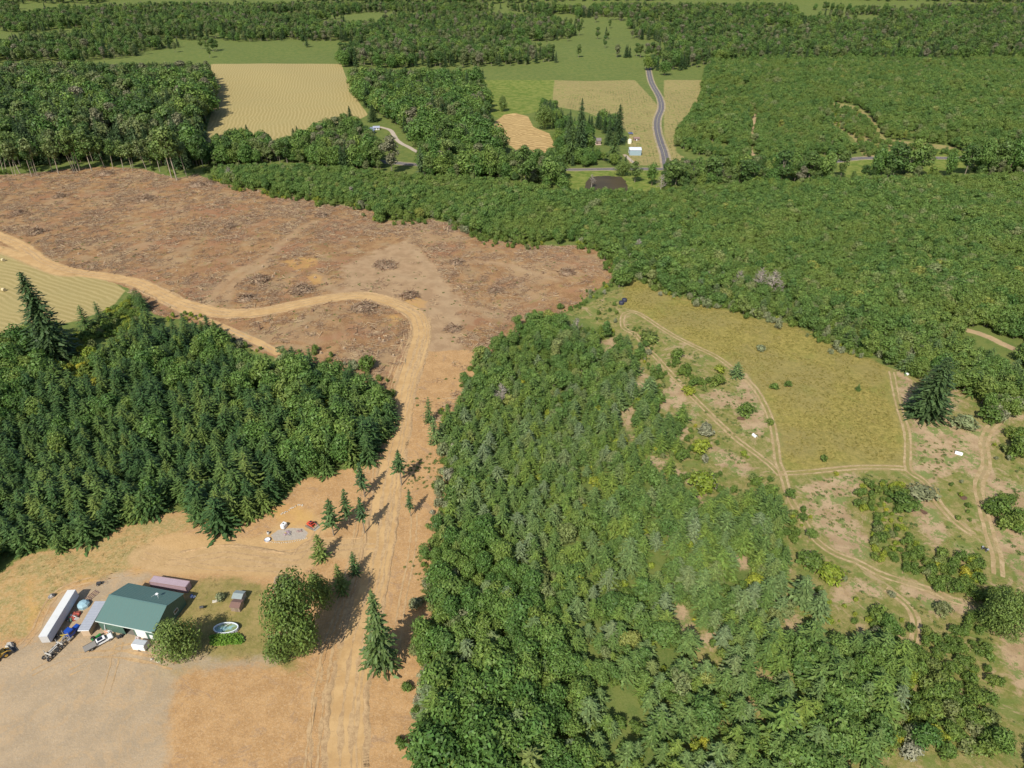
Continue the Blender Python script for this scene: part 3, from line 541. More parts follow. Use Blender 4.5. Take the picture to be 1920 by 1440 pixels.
big('darkfir', 0, 'fir_tree', 108, 672, 20, 'very tall dark fir towering over the hayfield with its round bales', 'tree', topy=508)
big('darkfir', 0, 'fir_tree', 1735, 780, 17, 'wide dark fir spreading over bare earth at the corner of the dry meadow', 'tree', topy=668)
big('bigleaf', 0, 'maple_tree', 570, 1226, 15.5, 'huge round broadleaf tree between the lawn and the dirt road', 'tree', topy=1086)
big('bigleaf', 2, 'maple_tree', 606, 1140, 7.5, 'yellow-green broadleaf tree adjoining the huge round tree on its uphill side', 'tree', topy=1076)
big('bigleaf', 2, 'maple_tree', 535, 1240, 7.5, 'small broadleaf tree at the downhill foot of the huge round tree', 'tree', topy=1190)
big('bigleaf', 1, 'maple_tree', 341, 1232, 10.6, 'round bright green tree beside the corner of the green metal shop', 'tree', topy=1166)
big('bareleaf', 0, 'fir_tree', 753, 910, 5.6, 'slender fir with a long bare trunk on the right verge of the dirt road', 'tree', topy=843)
big('bareleaf', 1, 'fir_tree', 770, 968, 3.2, 'thin sapling fir on the bare strip below the long-trunked slender fir', 'tree', topy=915)
big('bareleaf', 1, 'fir_tree', 684, 932, 4.8, 'thin-crowned fir nearest the dirt road below the plantation edge', 'tree', topy=865)
big('bareleaf', 0, 'fir_tree', 684, 1000, 4.2, 'sparse fir casting a long shadow onto the road above the driveway junction', 'tree', topy=930)
big('bareleaf', 1, 'fir_tree', 655, 985, 4.8, 'sparse fir between the red tracked machine and the dirt road', 'tree', topy=915)
big('bareleaf', 1, 'fir_tree', 626, 1004, 6.0, 'fir above the driveway, just right of the red tracked machine', 'tree', topy=935)
single('firD', 'fir_tree', 603, 1049, 11, 6.2, 'bushy young fir in the bend where the driveway meets the bare slope', 'tree', variant=1, topy=1000)
single('firD', 'fir_tree', 666, 1076, 9, 4.6, 'young fir left of the dirt road, upper of a pair above the huge round tree', 'tree', variant=0, topy=1034)
single('firD', 'fir_tree', 641, 1108, 10, 5.6, 'young fir close against the uphill side of the huge round tree', 'tree', variant=2, topy=1056)
single('firD', 'fir_tree', 805, 792, 9, 5.2, 'young fir right of the dirt road at the first bend of the stand edge', 'tree', variant=0, topy=743)
single('firB', 'fir_tree', 818, 832, 9, 7, 'leaning young fir at the edge of the right-hand stand opposite the road narrows', 'tree', variant=3, topy=782)
single('shrubG', 'bush', 689, 692, 7.5, 9.5, 'lone green bush in the logged clearing inside the road loop', 'bush', topy=655)
single('firD', 'fir_tree', 165, 622, 11, 10, 'dark young fir between the very tall fir and the road bend bushes', 'tree', topy=572)
single('firD', 'fir_tree', 192, 606, 8, 8, 'smaller dark fir at the tip of the stubble field', 'tree', topy=565)
single('gorse', 'bush', 194, 606, 4, 5, 'bright yellow bush tucked below the dark fir at the stubble field tip', 'bush')
for (bx, by, h, w, k, lab) in [
  (1425, 656, 3.6, 5.8, 'willow', 'pale bush standing alone in the middle of the upper meadow'), (1450, 729, 3.6, 4.6, 'shrubG', 'left one of two small bushes close together inside the meadow track'),
  (1476, 725, 3.2, 3.8, 'shrubG', 'right one of two small bushes close together inside the meadow track'), (1543, 865, 3.0, 3.2, 'shrubG', 'small round bush in the meadow above the cross track'),
  (1567, 891, 2.0, 2.2, 'gorse', 'tiny bush on the cross track below the meadow'), (1442, 796, 3.0, 3.2, 'shrubG', 'small bush between the meadow track and a white arched shelter'),
  (1397, 778, 5.5, 8.2, 'shrubG', 'round dark green bush on bare ground above a brown puddle'), (1234, 753, 5.5, 6.5, 'shrubG', 'dark round bush beside bare earth left of the meadow-edge track'),
  (1288, 738, 4.0, 6.0, 'gorse', 'bright bush touching the meadow-edge track where it crosses bare earth'), (1322, 812, 4.6, 7.5, 'willow', 'grey purplish bush below the meadow-edge track'),
  (1310, 920, 9.0, 9.6, 'gorse', 'tall yellow-green tree at the foot of the grassy slope'), (1315, 845, 5.5, 8.5, 'gorse', 'olive bush below the grey purplish bush'), (1280, 862, 5.0, 6.0, 'shrubG', 'dark bush next to the narrow bare path through the stand'),
  (1394, 855, 2.4, 3.0, 'gorse', 'tiny yellow-green bush in the dry grass between the two tracks'), (1445, 929, 5.0, 8.6, 'shrubG', 'dark bush hugging the track just below the track junction'),
  (1720, 928, 6.0, 10.5, 'willow', 'grey-green bush where the east track meets the cross track'), (1690, 948, 5.0, 9.5, 'shrubG', 'olive bush downhill of the grey-green bush at the track crossing'),
  (1803, 802, 7.0, 11.5, 'willow', 'pale round bush on bare ground right of the wide dark fir'), (1848, 790, 7.5, 9.0, 'shrubG', 'dark bush at the edge of the bare ground by the upper right brush'),
  (1512, 1062, 6.0, 8.5, 'shrubG', 'bush left of the field track where it turns toward the lower right'), (1345, 722, 5.5, 7.0, 'shrubG', 'leafy bush between the two tracks, beside the conifer on the loop'),
  (1270, 672, 5.5, 7.0, 'shrubG', 'bush in the grass between the two tracks near the top of the loop'), (1212, 640, 6.0, 12.0, 'shrubG', 'broad bush filling the hairpin of the meadow track'),
  (1350, 700, 4, 5.6, 'gorse', 'light green bush beside the loop track above the bare patch'), (1415, 1100, 4, 7, 'gorse', 'yellow-green clump inside the blue-green stand'), (413, 1124, 3.6, 3.4, 'willow', 'thin brown bush beside a pale boulder on the lawn'),
  (1556, 1085, 4.6, 9, 'gorse', 'yellow-green bush right of the conifers below the field track'), (1648, 1160, 6, 7, 'shrubG', 'round green bush in the grassy opening between two narrow tracks'), (1765, 1150, 4.0, 5.5, 'shrubG', 'small bush in the fork of the lower right tracks')]:
    single(k, 'bush', bx, by, h, w, lab, 'bush')
single('firB', 'fir_tree', 1380, 706, 7, 7.2, 'young fir standing on the bend of the meadow track', 'tree', variant=4, topy=678)
single('firB', 'fir_tree', 1608, 732, 3.5, 2.6, 'spindly little fir alone in the right part of the meadow', 'tree', variant=2)
single('firB', 'fir_tree', 1500, 1130, 9, 9, 'blue-green fir beside the grassy opening at the right edge of the stand', 'tree', topy=1080)
for i, (bx, by, ty, w) in enumerate([(985, 352, 268, 15), (1033, 350, 295, 16), (1190, 342, 300, 9), (1222, 348, 305, 10), (1262, 352, 300, 14), (1308, 348, 296, 14), (1333, 345, 288, 13), (1368, 332, 292, 9), (1400, 350, 300, 16), (1437, 340, 285, 9),
                                     (1462, 345, 282, 14), (1487, 338, 285, 12), (1515, 340, 286, 13), (1548, 345, 280, 14), (1575, 335, 282, 10), (1640, 332, 278, 14), (1672, 336, 265, 17), (1698, 334, 262, 18), (1722, 332, 270, 15), (1775, 332, 282, 9),
                                     (1808, 330, 270, 14), (1838, 330, 262, 15), (1862, 328, 262, 14), (1888, 330, 260, 15), (1915, 330, 262, 15), (918, 335, 275, 14), (842, 320, 262, 14), (818, 318, 258, 12), (735, 325, 255, 15), (690, 318, 262, 12)]):
    single(('forestB', 'alder', 'forestB', 'maple')[i % 4], 'roadside_tree', bx, by, 12, w, 'tall grey-green tree in the loose row along the paved valley road', 'tree', 'trees along the paved valley road', topy=ty)
big('darkfir', 0, 'fir_tree', 1086, 292, 15, 'tallest old fir just left of the gabled farmhouse', 'tree', topy=183)
big('darkfir', 0, 'fir_tree', 1066, 288, 13, 'old fir on the field side of the farmhouse grove', 'tree', topy=205)
big('bigfir', 1, 'fir_tree', 1072, 306, 14, 'old fir below the gabled farmhouse with its foot near the road', 'tree', topy=232)
big('darkfir', 0, 'fir_tree', 1158, 270, 16, 'tall pointed fir behind the light blue metal barn', 'tree', topy=195)
big('darkfir', 0, 'fir_tree', 1141, 272, 11, 'dark fir directly right of the gabled farmhouse', 'tree', topy=226)
big('bigfir', 1, 'fir_tree', 1150, 305, 13, 'broad fir between the gabled farmhouse and the light blue metal barn', 'tree', topy=245)
big('bigleaf', 2, 'maple_tree', 1168, 330, 13, 'round bright tree between the pond and the light blue metal barn', 'tree', topy=300)
big('bigleaf', 2, 'maple_tree', 335, 258, 22, 'large bright green tree at the corner of the striped hayfield', 'tree', topy=192)
big('bigleaf', 2, 'maple_tree', 620, 262, 17, 'large round tree on the lower edge of the striped hayfield', 'tree', topy=222)
big('bigleaf', 2, 'maple_tree', 1022, 243, 18, 'round tree at the top of the tan ploughed field', 'tree', topy=195)
big('bigleaf', 2, 'maple_tree', 943, 209, 12, 'isolated round tree on the green pasture at the top', 'tree', topy=180)
big('darkfir', 0, 'fir_tree', 658, 232, 9, 'narrow fir above the slate roofed house by the striped hayfield', 'tree', topy=198)
big('darkfir', 0, 'fir_tree', 700, 228, 14, 'dark fir directly behind the house with the blue roof', 'tree', topy=195)
for i, (bx, by, ty) in enumerate([(432, 268, 243), (447, 268, 238), (467, 265, 233), (553, 268, 240), (562, 275, 235), (573, 278, 248)]):
    big('darkfir', 0, 'fir_tree', bx, by, 8, 'pointed fir in the hedgerow along the lower edge of the striped hayfield', 'tree', topy=ty, group='pointed firs below the striped hayfield')
# leafless, silver snags along the meadow brush and the pond
for i, (bx, by, ty, lab) in enumerate([(1382, 545, 512, 'leafless silver tree at the left end of the snags above the meadow'), (1421, 552, 508, 'leafless silver tree in the middle of the snags above the meadow'), (1444, 556, 512, 'leafless silver tree with the tallest bare top above the meadow'),
                                       (1457, 560, 530, 'shortest leafless tree at the right end of the snags above the meadow'), (1109, 352, 330, 'bare white tree standing in the edge of the pond'), (1196, 480, 452, 'leafless tree between the clearcut corner and the alder wood'),
                                       (1238, 360, 332, 'pale bare trunk beside the pond grass'), (433, 340, 316, 'pale broken trunk at the top edge of the clearcut'), (660, 375, 352, 'thin white trunk above the middle of the clearcut edge'), (1080, 628, 600, 'thin grey snag in the top corner of the central stand'),(941, 762, 725, 'grey leafless tree in the upper left of the central stand')]):
    e = empty('dead_tree', G(bx, by), i*1.3, lab, 'dead tree'); hh = height_from(bx, by, ty); link('branches', SNAG[i % 3], e); e.scale = (hh*1.2, hh*1.2, hh*1.15)
# the very tall row of bare-stemmed trees behind the clearcut
for i, (bx, by, ty, w) in enumerate([(27, 330, 262, 11), (38, 326, 250, 13), (67, 330, 255, 12), (60, 332, 262, 9), (98, 322, 262, 12), (110, 326, 255, 14), (146, 321, 235, 14), (140, 323, 250, 10), (172, 320, 248, 15), (196, 314, 252, 12), (232, 320, 265, 10), (250, 321, 265, 12), (275, 319, 262, 10), (322, 334, 240, 17), (332, 338, 232, 18), (350, 330, 250, 12), (5, 322, 250, 12), (212, 316, 262, 10), (300, 322, 262, 11)]):
    single('tallbare', 'tall_tree', bx, by, 25, w*.95, 'tall bare-stemmed tree in the front row behind the clearcut', 'tree', 'bare-stemmed trees behind the clearcut', topy=ty, lean=(random.uniform(-.05, .05), random.uniform(-.12, .03)))

# ------------------------------------------------------------------ woods
PLANTATION = [(-160,640),(0,628),(30,612),(62,600),(150,600),(180,625),(215,600),(240,545),(262,540),(280,590),(262,606),(300,603),(340,592),(365,600),(392,590),(418,608),(430,642),(470,662),(518,668),(530,648),(546,655),(562,652),(600,668),(650,682),(700,708),(730,733),(744,758),(742,800),(724,820),(702,850),(690,878),(640,888),(612,905),(576,890),(560,912),(540,930),(522,965),(500,965),(480,985),(455,988),(415,1003),(400,1005),(380,978),(345,957),(315,967),(290,967),(240,987),(222,992),(180,1012),(140,1032),(95,1037),(50,1042),(30,1062),(0,1080),(-160,1120)]
BRIGHTSHRUB = [(95,650),(130,625),(215,600),(240,560),(280,600),(255,640),(200,680),(190,730),(150,740),(110,720),(90,680)]
MAPLEL = [(-100,640),(60,620),(90,680),(60,760),(20,830),(-100,840)]
MAPLEL2 = [(560,800),(640,800),(670,840),(640,900),(580,905),(540,860)]
MIXL = [(480,640),(700,700),(740,760),(640,800),(560,790),(480,760),(420,660)]
plant(PLANTATION, 4.9, chooser('firD', [('maple', .24), ('alder', .1)], [('shrubG', BRIGHTSHRUB, .97), ('gorse', BRIGHTSHRUB, .6), ('maple', MAPLEL, .75), ('maple', MAPLEL2, .7), ('alder', MIXL, .45), ('gorse', MIXL, .07)]), lambda x, y: 10.8+4.5*(vnoise(x, y, 24)-.35)+3*(vnoise(x, y, 7)-.5), region='left')
STAND = [(905,642),(935,636),(960,614),(1000,588),(1038,576),(1062,590),(1090,600),(1130,600),(1165,615),(1185,638),(1200,658),(1203,685),(1190,700),(1215,700),(1262,712),(1248,745),(1300,752),(1308,775),(1290,830),(1250,870),(1265,888),(1295,900),(1335,918),(1380,905),(1425,905),(1462,912),(1468,935),(1485,965),(1492,1005),(1470,1040),(1478,1070),(1500,1080),(1530,1110),(1490,1140),(1462,1175),(1450,1280),(1500,1500),(780,1500),(792,1260),(790,1180),(806,1110),(800,1060),(826,1010),(822,950),(845,890),(832,840),(815,820),(835,770),(868,722),(884,685),(895,655)]
MAPLEC = [(800,1060),(850,1000),(905,985),(960,1060),(1040,1130),(1080,1240),(1100,1500),(780,1500)]
MAPLEC2 = [(1000,588),(1038,570),(1065,595),(1060,640),(1000,650),(975,630)]
PALEEDGE = [(790,1090),(865,1080),(880,1200),(870,1300),(785,1300)]
STANDTOP = [(890,640),(1040,570),(1200,610),(1210,700),(1100,760),(980,740),(880,760)]
OPEN = lambda x, y: np.where((vnoise(x, y, 6) < .27) & (x > 18) & (y < 190), .25, 1.)
plant(STAND, 4.1, chooser('firB', [('alder', .2), ('shrubG', .16)], [('maple', MAPLEC, .8), ('maple', MAPLEC2, .9), ('willow', PALEEDGE, .35), ('alder', PALEEDGE, .4), ('alder', STANDTOP, .5), ('shrubG', STANDTOP, .15), ('gorse', STAND, .025)]),
      lambda x, y: 6.6+2.4*vnoise(x, y, 22)+5.0*np.clip((118-y)/30, 0, 1)*np.clip((15-x)/20, 0, 1), var=(.7, 1.25), dens=OPEN, holes=BARES, region='right')
plant(STAND, 3.8, chooser('shrubG', [('gorse', .3), ('alder', .3)]), lambda x, y: 5.2+2*vnoise(x, y, 12), holes=BARES, region='right', dens=lambda x, y: .75*OPEN(x, y))
WOOD = [(380,310),(395,322),(420,342),(480,352),(520,362),(570,370),(640,382),(700,394),(712,410),(760,413),(810,410),(850,417),(880,432),(920,447),(990,454),(1040,460),(1090,457),(1130,472),(1155,490),(1160,515),(1145,530),(1172,548),(1172,532),(1190,522),(1215,532),(1240,545),(1290,560),(1330,572),(1400,592),(1450,600),(1500,612),(1540,640),(1590,662),(1640,674),(1667,690),(1700,698),(1720,712),(1770,740),(1805,735),(1835,752),(1852,800),(1880,785),(1925,768),(2250,760),(2250,318),(1920,322),(1840,326),(1700,330),(1590,332),(1440,338),(1300,345),(1240,358),(1180,354),(1110,355),(1060,352),(1000,342),(900,330),(770,325),(640,312),(520,306)]
WOODSOUTH = [(1160,455),(1250,520),(1340,520),(1400,545),(1480,550),(1600,610),(1700,640),(1800,640),(1930,700),(1930,790),(1700,720),(1560,660),(1400,600),(1200,540),(1150,500)]
plant(WOOD, 3.8, chooser('alder', [('maple', .16), ('firD', .08), ('gorse', .06), ('willow', .07)], [('willow', WOODSOUTH, .26), ('shrubG', WOODSOUTH, .3), ('firB', WOODSOUTH, .22)]), lambda x, y: 6.2+3.*vnoise(x, y, 35)+2*vnoise(x, y, 9), dens=lambda x, y: np.where(vnoise(x, y, 13) > .2, 1., .4), var=(.75, 1.2), holes=[[(1100,336),(1168,336),(1172,350),(1102,350)], [(1808,612),(1850,618),(1925,650),(1925,670),(1870,655),(1808,632)]], region='wood')
HILLWOOD = [(1330,100),(1312,181),(1290,215),(1262,255),(1268,275),(1300,292),(1400,302),(1412,300),(1404,280),(1406,240),(1412,200),(1420,200),(1418,240),(1414,280),(1432,304),(1560,294),(1620,290),(1640,274),(1740,286),(1800,284),(1920,274),(2400,270),(2400,100)]
plant(HILLWOOD, 5.2, chooser('alder', [('maple', .2), ('firD', .12), ('gorse', .08)]), lambda x, y: 7+4.5*vnoise(x, y, 40), dens=lambda x, y: np.where(vnoise(x, y, 22) > .25, 1., .25), var=(.6, 1.3), holes=[YELLOWSCRUB], region='hill')
plant(YELLOWSCRUB, 5., chooser('alder', [('gorse', .3), ('shrubG', .3)]), lambda x, y: 7+0*x, dens=lambda x, y: np.where(vnoise(x, y, 20) > .4, .95, .5), region='scrub')
FOREST = [(-260,120),(395,120),(402,170),(400,212),(380,245),(374,262),(395,276),(388,300),(395,320),(360,316),(330,320),(270,306),(200,303),(120,308),(60,315),(-260,320)]
plant(FOREST, 7.6, chooser('forestB', [('forestF', .5), ('maple', .26)]), lambda x, y: 22+10*vnoise(x, y, 45), var=(.55, 1.3), region='forest')
plant([(-260,312),(60,305),(200,292),(330,310),(395,300),(395,322),(360,322),(330,334),(270,317),(200,312),(120,318),(60,326),(-260,332)], 4.6, chooser('shrubG', [('gorse', .35), ('maple', .2)]), lambda x, y: 9+3*vnoise(x, y, 10), region='forest')
plant([(376,268),(400,256),(440,245),(480,245),(520,262),(560,248),(590,232),(620,222),(655,215),(690,235),(705,262),(730,300),(742,322),(700,326),(640,316),(520,308),(385,316)], 7.2, chooser('forestB', [('maple', .5), ('forestF', .22)]), lambda x, y: 14+6*vnoise(x, y, 30), var=(.5, 1.35), region='belt')
plant([(645,130),(905,130),(912,195),(930,238),(938,295),(918,316),(890,308),(840,284),(790,280),(762,262),(752,240),(728,232),(715,218),(690,205),(668,182)], 8.0, chooser('forestB', [('forestF', .5), ('maple', .4)]), lambda x, y: 18+7*vnoise(x, y, 30), var=(.5, 1.35), region='belt')
plant([(1000,212),(1022,181),(1040,188),(1058,212),(1095,215),(1150,205),(1180,235),(1176,250),(1140,255),(1125,245),(1100,243),(1100,268),(1130,275),(1128,300),(1072,300),(1045,290),(1042,240)], 7.5, chooser('forestF', [('maple', .4)]), lambda x, y: 12+5*vnoise(x, y, 25), region='grove')
plant([(1240,322),(1290,322),(1920,300),(1920,345),(1440,350),(1240,368)], 6.4, chooser('forestB', [('shrubG', .5), ('maple', .2)]), lambda x, y: 11+4*vnoise(x, y, 20), dens=lambda x, y: np.where(pip(ROADGRASS, *proj(x, y, hz(x, y))) | pip(ROADGRASS2, *proj(x, y, hz(x, y))), .05, .55), region='roadside')
plant([(760,322),(1060,325),(1060,365),(1000,352),(760,340)], 6.5, chooser('forestB', [('shrubG', .5), ('maple', .3)]), lambda x, y: 11+3*vnoise(x, y, 20), dens=lambda x, y: .6+0*x, region='roadside')
# brush in the lower right quarter
BR1 = [(1600,885),(1640,880),(1690,882),(1745,885),(1740,905),(1715,925),(1692,955),(1720,985),(1738,1015),(1760,1032),(1800,1022),(1848,1045),(1858,1080),(1850,1105),(1790,1112),(1760,1118),(1715,1108),(1708,1080),(1640,1050),(1634,1010),(1625,970),(1600,945),(1592,920)]
BR2 = [(1612,1190),(1660,1160),(1712,1150),(1730,1165),(1760,1152),(1822,1138),(1832,1085),(1902,1080),(1917,1112),(1890,1160),(1882,1200),(1893,1290),(1893,1420),(1580,1420)]
BR3 = [(1440,1185),(1480,1160),(1522,1142),(1552,1175),(1580,1195),(1612,1175),(1650,1165),(1690,1172),(1706,1200),(1712,1260),(1600,1500),(1440,1500)]
BR4 = [(1845,905),(1900,900),(1930,930),(1930,990),(1900,1005),(1862,995),(1845,960)]; BR5 = [(1882,785),(1940,770),(1940,890),(1905,880),(1888,840)]
BR6 = [(1740,700),(1800,715),(1840,720),(1925,735),(1925,772),(1880,790),(1850,800),(1835,760),(1805,738),(1775,740)]
BR7 = [(1245,650),(1290,668),(1330,690),(1320,735),(1290,730),(1262,700),(1240,672)]; BR8 = [(1180,600),(1205,600),(1225,618),(1215,640),(1195,630),(1182,615)]
BR9 = [(1480,1080),(1540,1090),(1560,1150),(1520,1160),(1480,1130)]; BR10 = [(1840,1010),(1885,1030),(1900,1070),(1870,1080),(1862,1040)]
gh = lambda a: (lambda x, y: a*(.8+.6*vnoise(x, y, 9)))
plant(BR1, 2.6, chooser('shrubG', [('gorse', .45), ('alder', .12), ('willow', .12)]), gh(5.8), holes=BARES, region='brush')
plant(BR2, 2.9, chooser('shrubG', [('maple', .3), ('gorse', .3), ('willow', .22)]), gh(7), holes=BARES, region='brush', dens=lambda x, y: .92+0*x)
plant(BR3, 4.2, chooser('firB', [('alder', .2), ('shrubG', .25)]), gh(8.5), region='brush')
plant(BR4, 3.8, chooser('shrubG', [('gorse', .2), ('maple', .2)]), gh(10.5), region='brush'); plant(BR5, 3.8, chooser('shrubG', [('gorse', .3), ('maple', .2)]), gh(11), region='brush')
plant(BR6, 4.2, chooser('willow', [('shrubG', .4), ('gorse', .3), ('maple', .15)]), gh(11), region='brush'); plant(BR7, 3.4, chooser('shrubG', [('gorse', .3)]), gh(6.5), region='brush', dens=lambda x, y: .6+0*x)
plant(BR8, 3.2, chooser('shrubG'), gh(4.5), region='brush'); plant(BR9, 4, chooser('shrubG', [('firB', .5), ('gorse', .25)]), gh(9.5), region='brush', dens=lambda x, y: .8+0*x); plant(BR10, 3.6, chooser('shrubG', [('gorse', .4)]), gh(8), region='brush')
plant([(1060,600),(1100,575),(1160,545),(1180,560),(1165,590),(1160,612),(1120,604),(1080,600)], 3.6, chooser('shrubG', [('willow', .4), ('gorse', .35)]), gh(4.2), region='brush', dens=lambda x, y: .45+0*x)
plant([(1540,1100),(1600,1080),(1640,1100),(1700,1130),(1700,1170),(1600,1190),(1550,1160)], 6, chooser('gorse', [('shrubG', .5)]), gh(5), region='brush', dens=lambda x, y: .3+0*x)
plant([(1185,640),(1240,690),(1300,760),(1420,860),(1330,900),(1290,870),(1300,790),(1240,720)], 5, chooser('gorse', [('shrubG', .5)]), gh(4.5), holes=BARES, region='brush', dens=lambda x, y: .25+0*x)
plant([(785,262),(940,245),(948,326),(900,338),(800,332),(768,320),(806,300),(786,285)], 6.2, chooser('forestB', [('maple', .5), ('forestF', .2)]), lambda x, y: 15+5*vnoise(x, y, 30), region='belt', var=(.5, 1.3))
plant([(1000,290),(1060,270),(1180,290),(1175,312),(1000,316)], 6.5, chooser('maple', [('forestF', .3), ('shrubG', .4)]), lambda x, y: 10+4*vnoise(x, y, 25), region='grove', dens=lambda x, y: .6+0*x)
plant([(1700,1000),(1760,1000),(1850,1020),(1862,1090),(1800,1125),(1715,1100)], 3.3, chooser('shrubG', [('gorse', .35), ('maple', .2)]), gh(7), region='brush', dens=lambda x, y: .7+0*x)
big('bigleaf', 1, 'maple_tree', 1862, 1184, 10.5, 'large dark leafy tree at the lower right beside bare earth', 'tree', topy=1105)
plant([(140,608),(205,560),(240,538),(282,588),(262,610),(220,632),(160,640)], 3.2, chooser('shrubG', [('gorse', .4), ('willow', .15)]), gh(7), region='left')
for pg in ([(1245,296),(1562,292),(1572,348),(1245,362)], [(1648,282),(1738,282),(1738,338),(1648,340)], [(1815,268),(2050,266),(2050,332),(1815,334)], [(905,283),(1058,283),(1058,352),(905,336)]):
    plant(pg, 6.6, chooser('forestB', [('shrubG', .3), ('maple', .3), ('willow', .15)]), lambda x, y: 13+5*vnoise(x, y, 18), region='roadside', var=(.5, 1.3), dens=lambda x, y: .8+0*x)
# ragged fringes
FR = chooser('shrubG', [('gorse', .3), ('willow', .25), ('alder', .2)])
plant_edge([(395,322),(420,344),(480,354),(520,364),(570,372),(640,384),(700,396),(712,412),(760,415),(810,412),(850,420),(880,435),(920,450),(990,458),(1040,462),(1090,460),(1130,475),(1155,492),(1160,515)], 4.5, 1.4, FR, gh(7.5), 'wood')
plant_edge([(1172,532),(1190,522),(1215,532),(1240,545),(1290,560),(1330,572),(1400,592),(1450,600),(1500,612),(1540,640),(1590,662),(1640,674),(1667,690)], 3.0, .9, chooser('shrubG', [('willow', .4), ('gorse', .3)]), gh(7), 'wood')
plant_edge([(1155,500),(1150,530),(1110,552),(1085,574),(1040,585),(1000,600),(960,630),(930,648),(905,655)], 2.2, .8, FR, gh(5), 'brush')
plant_edge([(900,655),(882,700),(865,735),(835,775)], 1.5, .6, FR, gh(5), 'right')
plant_edge([(838,835),(848,880),(828,950),(830,1000),(806,1060),(800,1120),(792,1180),(795,1260),(780,1400)], 1.9, 1.0, chooser('shrubG', [('willow', .45), ('alder', .25)]), gh(6.5), 'right')
plant_edge([(300,600),(365,597),(430,640),(520,665),(600,668),(700,710),(742,758)], 1.6, .35, FR, gh(6), 'left')
plant_edge([(1205,650),(1210,700),(1260,712)], 2, .9, FR, gh(5), 'brush'); plant_edge([(1265,888),(1335,918),(1425,905),(1468,935),(1492,1005),(1475,1050),(1530,1110),(1490,1140)], 2.4, .8, FR, gh(6), 'brush')
plant([(1180,700),(1250,700),(1250,760),(1310,775),(1290,880),(1200,890),(1140,800)], 3.4, chooser('shrubG', [('gorse', .45)]), gh(5), holes=BARES, region='brush', dens=lambda x, y: .6+0*x)
for pg, dn in (([(1500,1050),(1620,1075),(1720,1110),(1700,1180),(1560,1190),(1530,1110)], .5), ([(1740,880),(1840,900),(1840,1010),(1790,1000)], .4), ([(1730,1110),(1850,1090),(1840,1140),(1740,1160)], .5), ([(1310,790),(1440,870),(1440,905),(1340,905),(1300,870)], .3), ([(1230,640),(1380,710),(1420,800),(1380,800),(1300,740)], .3), ([(1850,800),(1925,785),(1925,900),(1870,890)], .4)):
    plant(pg, 3.6, chooser('shrubG', [('gorse', .35), ('willow', .3)]), gh(5), holes=BARES, region='brush', dens=lambda x, y, dn=dn: dn+0*x, var=(.4, 1.3))
# country beyond the top of the picture and below its lower edge
plant([(-1000,-38),(2900,-38),(2900,8),(-1000,8)], 27, chooser('forestB', [('forestF', .4), ('maple', .3)]), lambda x, y: 30+6*vnoise(x, y, 60), dens=lambda x, y: np.where(vnoise(x, y, 400) > .28, 1., .1), region='far')
far = [(-900,2),(2800,6),(2800,118),(1330,118),(1250,160),(1190,118),(1040,118),(905,128),(640,128),(640,100),(400,100),(395,118),(-900,118)]
plant(far, 15, chooser('forestB', [('forestF', .4), ('maple', .3)]), lambda x, y: 19+6*vnoise(x, y, 60), dens=lambda x, y: np.where(vnoise(x, y, 210)*.7+vnoise(x, y, 70)*.3 > .40, 1., .02), region='far')
plant([(1910,1100),(2300,1000),(2300,1500),(1900,1500)], 6, chooser('shrubG', [('maple', .4)]), gh(9), region='brush', dens=lambda x, y: .5+0*x)
plant([(-700,640),(-160,640),(-160,1120),(-700,1250)], 5.2, chooser('firD', [('maple', .2)]), gh(11), region='left'); plant([(-700,60),(-260,60),(-260,330),(-700,330)], 9, chooser('forestB', [('forestF', .4)]), gh(22), region='forest')

# ------------------------------------------------------------------ turn the planting list into single trees (largest in the picture) and one mass per kind
REGN = {v: k for k, v in REG.items()}
def rowsof(k): return np.vstack(PLANT[k]) if PLANT[k] else np.zeros((0, 6))
CLASS = {'fir_tree': ['firD', 'firB'], 'broadleaf_tree': ['alder', 'maple'], 'bush': ['willow', 'gorse', 'shrubG'], 'forest_tree': ['forestF', 'forestB']}
LAB = {('firD', 'left'): ('dark green young fir growing in the dense plantation left of the dirt road', 'firs of the plantation left of the dirt road'),
       ('firB', 'right'): ('blue-green young fir growing in the dense stand right of the dirt road', 'blue-green firs of the stand right of the dirt road'),
       ('maple', 'left'): ('broad-crowned leafy tree mixed into the fir plantation left of the dirt road', 'leafy trees in the plantation left of the dirt road'),
       ('alder', 'left'): ('light green leafy tree mixed into the fir plantation left of the dirt road', 'light leafy trees in the plantation left of the dirt road'),
       ('maple', 'right'): ('rich green leafy tree in the stand right of the dirt road', 'leafy trees in the stand right of the dirt road'),
       ('alder', 'right'): ('light green leafy tree among the blue-green firs right of the dirt road', 'light leafy trees in the stand right of the dirt road')}
SPW = {'firD': 'dark young fir', 'firB': 'blue-green young fir', 'alder': 'light leafy tree', 'maple': 'dense leafy tree', 'willow': 'pale grey-green bush', 'gorse': 'yellow-green bush', 'shrubG': 'green bush', 'forestF': 'old dark fir', 'forestB': 'tall grey-green tree'}
REW = {'left': 'in the plantation left of the dirt road', 'right': 'in the stand right of the dirt road', 'wood': 'in the wide alder wood beyond the meadow', 'hill': 'on the wooded hill beyond the paved road', 'scrub': 'in the yellow clearing of the wooded hill', 'forest': 'in the high forest behind the clearcut',
       'belt': 'in the tree belts around the striped hayfield', 'grove': 'in the grove around the gabled farmhouse', 'roadside': 'in the strip along the paved valley road', 'brush': 'in the brush around the dry meadow and its tracks', 'far': 'on the far hills'}
protocol = {}
def proto_collection(k):
    c = bpy.data.collections.new('prototypes_'+k)
    for i, v in enumerate(PK[k]):
        o = bpy.data.objects.new('%s_prototype_%02d' % (k, i), v[2]); c.objects.link(o)
    return c
